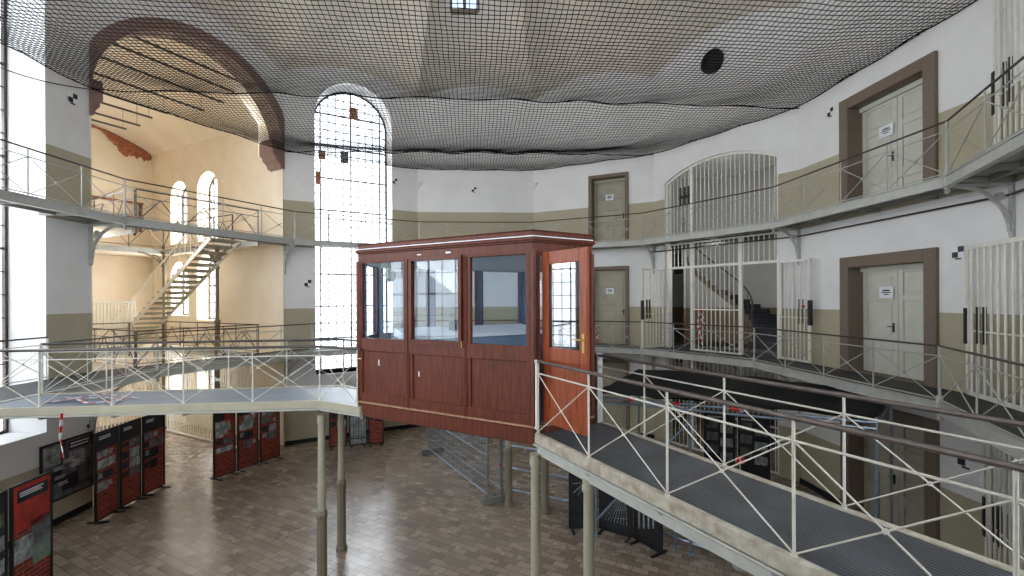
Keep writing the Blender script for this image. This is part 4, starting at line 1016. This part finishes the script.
for zz in (.2, .74, 1.3):
    b = MB(); b.path([(x,y,zz) for x,y in gp], .024, 7); sub(b, 'guard_rail', 'steel', t)
for x, y in gp: b = MB(); b.tube((x,y,0),(x,y,1.45),.024,8); b.tube((x,y,0),(x,y,.01),.07,8); sub(b, 'standard', 'steel', t)
for zz in (.72,): b = MB(); b.tube((gp[0][0],gp[0][1],zz),(gp[0][0],gp[0][1],zz+.08),.035,8); sub(b, 'coupler', 'red', t, label='red tube coupler')
# ---------------------------------------------------------------- black-roofed scaffold canopy on the right
zc_ = E0-2.0
cpn = [(1.75,9.6),(3.45,8.85),(6.0,7.5)]; cpf = [(3.3,11.9),(5.2,11.2),(7.4,8.9)]
t = thing('scaffold_canopy', 'low scaffold tube frame roofed with black sheeting under the right gallery', 'scaffold', (cpn[0][0], cpn[0][1], 0))
b = MB(); nx, ny = 18, 10; rnd = random.Random(5); vs = []
def lerp2(pl, s): s *= 2; k = min(1, int(s)); f = s-k; return Vector(pl[k]).lerp(Vector(pl[k+1]), f)
for j in range(ny+1):
    for k in range(nx+1):
        p = lerp2(cpn, k/nx).lerp(lerp2(cpf, k/nx), j/ny); vs.append((p.x, p.y, zc_+.04-.07*sin(pi*j/ny)*abs(sin(k*.9))+rnd.uniform(-.025,.025)+.12*j/ny))
g = lambda j,k: j*(nx+1)+k
b.add(vs, [(g(j,k),g(j,k+1),g(j+1,k+1),g(j+1,k)) for j in range(ny) for k in range(nx)])
b.add([(x,y,z-.03) for x,y,z in vs], [(g(j,k),g(j+1,k),g(j+1,k+1),g(j,k+1)) for j in range(ny) for k in range(nx)])
e = sub(b, 'black_sheeting', 'tarp', t, smooth=True)
b = MB(); b.path([(x,y,zc_-.06) for x,y in cpn], .026, 8); b.path([(x,y,zc_-.16) for x,y in cpn], .026, 8); b.path([(x,y,zc_-.0) for x,y in cpf], .026, 8)
for p, q in zip(cpn, cpf): b.tube((*p,zc_-.08),(*q,zc_-.02),.026,8)
sub(b, 'ledger_tube', 'steel', t)
for p in cpn+cpf: b = MB(); b.tube((*p,0),(*p,zc_+.03),.026,8); b.tube((*p,0),(*p,.012),.08,8); sub(b, 'standard', 'steel', t)
b = MB(); b.tube((6.0,7.5,1.3),(6.0,7.5,2.1),.04,8); sub(b, 'jack_sleeve', 'steel', t)
for s in (.18, .42, .62):
    p = lerp2(cpn, s); q = lerp2(cpn, s+.03); b = MB(); b.tube((p.x,p.y,zc_-.06),(q.x,q.y,zc_-.06),.032,8); sub(b, 'tape_band', 'red', t, label='red marking band')
b = MB(); b.tube((6.0,7.5,1.95),(6.0,7.5,2.08),.034,8); sub(b, 'tape_band', 'red', t, label='red marking band')
b = MB(); b.tube((*cpn[0],.3),(*cpn[1],2.6),.022,7); b.tube((*cpn[1],.5),(*cpn[1],2.3),.03,7); sub(b, 'diagonal_brace', 'steel', t)
for (x, y, zz, lab) in ((3.72,9.0,1.15,'small red square sign with a white letter i standing behind the right footbridge'),):
    t = thing('info_sign', lab, 'sign', (4.2, 8.4, 0), -.3)
    b = MB(); b.box(-.07,.07,-.01,.01,E0-2.98-.07,E0-2.98+.07); b.build('plate', 'red', t); b = MB(); b.box(-.012,.012,-.014,-.01,E0-3.04,E0-2.97); b.box(-.012,.012,-.014,-.01,E0-2.95,E0-2.925); b.build('letter', 'paper', t); b = MB(); b.tube((0,.02,0),(0,.02,E0-3.0),.012,6); b.tube((0,.02,0),(0,.02,.015),.14,12); b.build('stand', 'iron', t)
# ---------------------------------------------------------------- barrier tape
def tape(label, pts, wd=.05, m='tape'):
    pts = [Vector(p) for p in pts]; root = thing('barrier_tape', label, 'tape', pts[0]); 
    b = MB(); acc = 0
    kk = 0
    for p, q in zip(pts, pts[1:]):
        n = max(1, int((q-p).length/.09))
        for j in range(n): b.cm = kk%2; b.bar(p+(q-p)*j/n, p+(q-p)*(j+1)/n, wd, .006, up=(0,.3,1)); kk += 1
    sub(b, 'strip', ['red','paper'], root)
tape('red and white barrier tape lying crumpled on the left footbridge deck', [(-7.9,8.05,LD+.01),(-7.5,7.75,LD+.05),(-7.1,7.95,LD+.02),(-6.6,7.7,LD+.03),(-7.0,7.5,LD+.02),(-7.4,7.7,LD+.06),(-7.8,7.6,LD+.01),(-7.2,8.0,LD+.08),(-6.5,7.9,LD+.02)])
tape('end of red and white barrier tape hanging below the left footbridge', [(-7.05,7.12,LD-.05),(-7.06,7.1,LD-.45),(-7.0,7.1,LD-.75)], .045)
tape('red and white tape tied round the lower gallery post behind the open cabin door', [(2.98,16.05,LD+.9),(2.92,15.98,LD+.5),(3.06,15.98,LD+.2),(3.0,16.0,LD+.85)], .05)
q0 = F[6].P(ST[0]+sw_*.36, .05); tape('red and white tape looped through the barred screen in front of the stair', [(q0.x,q0.y,LD+1.35),(q0.x-.14,q0.y,LD+.95),(q0.x-.05,q0.y,LD+.45),(q0.x+.1,q0.y,LD+.85),(q0.x+.05,q0.y,LD+1.33),(q0.x-.06,q0.y,LD+.7),(q0.x+.02,q0.y,LD+.2)], .045)
tape('short red and white tape end on the wing side of the left gallery', [(-8.7,9.6,LD+.06),(-8.5,9.9,LD+.1),(-8.75,10.1,LD+.04)], .05)
# ---------------------------------------------------------------- safety net
ZN = E0+5.15
WP = [Vector(F[i].P(0,-.06).xy) for i in range(NV)]
cables = [(2,7),(3,6),(1,8),(0,9)]
def cab_y(c_, x):
    a, d = Vector(V[c_[0]]), Vector(V[c_[1]]); return a.y+(d.y-a.y)*(x-a.x)/(d.x-a.x)
def netz(x, y):
    ys = sorted([cab_y(c_, x) for c_ in cables]+[-1.0, 18.4]); sag = 0
    for a, d in zip(ys, ys[1:]):
        if a <= y <= d and d > a: t = (y-a)/(d-a); sag = sin(pi*t)*min(.30, .07*(d-a)); break
    dw = min((Vector((x,y))-F[i].A).dot(-F[i].n) for i in range(NV)); tap = max(0, min(1, dw/2.2))
    near = min(abs(y-cab_y(c_, x)) for c_ in cables)
    ruf = .03*sin(x*3.1+y*.7)*max(0, 1-near/.9)
    return ZN-sag*tap+ruf*tap-.04*abs(sin(x*1.9))*(1-tap)
net = thing('safety_net', 'black knotted safety net stretched across the whole hall below the vault', 'net', (CX, CY, ZN))
def clip(o, d):
    """parameter interval of line inside the hall"""
    t0, t1 = -99, 99
    for f_ in F:
        nn = f_.n; den = d.dot(nn); num = (f_.A-o).dot(nn)-.05
        if abs(den) < 1e-9:
            if num < 0: return None
        elif den > 0: t1 = min(t1, num/den)
        else: t0 = max(t0, num/den)
    return (t0, t1) if t1 > t0 else None
def netlines(angle, sp_):
    b = MB(); d = Vector((cos(angle), sin(angle))); s = Vector((-d.y, d.x)); n = int(22/sp_)
    for k in range(-n//2, n//2+1):
        o = Vector((CX, CY))+s*(k*sp_); c_ = clip(o, d)
        if not c_: continue
        t0, t1 = c_; m = max(1, int((t1-t0)/.34)); vs = []; r = NETR
        for j in range(m+1):
            p = o+d*(t0+(t1-t0)*j/m); p2 = p+s*.012*sin(j*2.1+k); z = netz(p2.x, p2.y)
            for aa in (pi/2, pi*7/6, pi*11/6): vs.append((p2.x+s.x*r*cos(aa), p2.y+s.y*r*cos(aa), z+r*sin(aa)))
        b.add(vs, [(j*3+i, j*3+(i+1)%3, j*3+3+(i+1)%3, j*3+3+i) for j in range(m) for i in range(3)])
    return b
sub(netlines(.09, .105), 'netting', 'net', net)
sub(netlines(.09+pi/2, .105), 'netting', 'net', net)
for c_ in cables[:3]:
    a, d = Vector(V[c_[0]]), Vector(V[c_[1]]); b = MB(); pts = []; 
    for k in range(91):
        p = a.lerp(d, k/90); pts.append((p.x, p.y, netz(p.x,p.y)-.03*abs(sin(k*pi/7.5))))
    b.path(pts, .016, 6); sub(b, 'support_cable', 'net', net)
b = MB(); pts = []
for i in list(range(0, NV)):
    f_ = F[i]
    for k in range(12): p = f_.P(f_.L*k/12, -.07); pts.append((p.x, p.y, ZN-.05*abs(sin(k*pi/4))))
b.path(pts+[pts[0]], .013, 6); sub(b, 'border_rope', 'net', net)
# cable hanging loose along the left pier below the net edge
b = MB(); a = Vector((-10.1,7.4,ZN-.45)); d = Vector((-10.12,10.95,ZN-.05)); b.path([a.lerp(d, k/16)-Vector((0,0,.25*sin(pi*k/16))) for k in range(17)], .012, 5)
tag(b.build('hanging_wire', 'black', loc=a), 'thin black wire hanging just under the net edge along the left pier', 'wire')
# thin pipe along the right wall beneath the upper gallery
b = MB()
for i in (6, 7, 8):
    p = F[i].P(.05,-.06,UD-.34); q = F[i].P(F[i].L-.02,-.06,UD-.34); b.tube(p, q, .02, 6)
tag(b.build('wall_pipe', 'irond', loc=F[7].P(0,-.06,UD-.34)), 'thin rusty pipe running along the right wall under the upper gallery', 'pipe')
for i, lab in ((4, 'small stone console at the wall corner right of the tall window'), (5, 'small stone console at the wall corner above the cabin roof')):
    p = F[i].P(0, -.0, E0+4.45); t = thing('wall_console', lab, 'console', p, F[i].rot); b = MB(); b.box(-.2,.2,-.12,.05,.14,.2); b.box(-.15,.15,-.08,.05,.05,.14); b.box(-.08,.08,-.05,.05,-.06,.05); b.build('body', 'white', t, bevel=.01)
for o in list(COL.objects):
    g = {'iron_column': 'iron columns', 'survey_target': 'checkered survey targets on the walls', 'notice': 'white notices on the doors', 'display_panel': 'standing exhibition boards',
         'barred_gate': 'open barred gates', 'barred_screen': 'barred screens of the stair opening', 'footbridge': 'footbridges radiating from the cabin', 'gallery_walkway': 'ring galleries',
         'gallery_railing': 'gallery railings', 'balcony_railing': 'balcony railings of the side wing', 'balcony': 'balconies of the side wing', 'barred_partition': 'barred partitions of the side wing',
         'mesh_fence': 'site fence panels', 'fence_block': 'fence foot blocks', 'wall_console': 'stone consoles', 'barrier_tape': 'pieces of barrier tape'}.get(o.name.split('.')[0])
    if g and o.parent is None and 'group' not in o: o['group'] = g
# ---------------------------------------------------------------- camera, world
cd = bpy.data.cameras.new('camera'); cd.lens = 16; cd.sensor_width = 36; cd.shift_y = 11.5/1024; cd.clip_start = .05
co = bpy.data.objects.new('camera', cd); COL.objects.link(co); co.location = (0,0,E0); co.rotation_euler = (pi/2, 0, 0)
co.rotation_mode = 'QUATERNION'
q = Matrix.Rotation(pi/2, 3, 'X') @ Matrix.Rotation(-.0044, 3, 'Z'); co.rotation_quaternion = q.to_quaternion()
S.camera = co
w = bpy.data.worlds.new('overcast_sky'); S.world = w; w.use_nodes = True; bg = w.node_tree.nodes['Background']; bg.inputs[0].default_value = (.86,.93,1,1); bg.inputs[1].default_value = SKY
S.view_settings.view_transform = 'Standard'; S.view_settings.look = 'None'; S.view_settings.exposure = EXPO; S.view_settings.gamma = 1; S.view_settings.use_curve_mapping = False
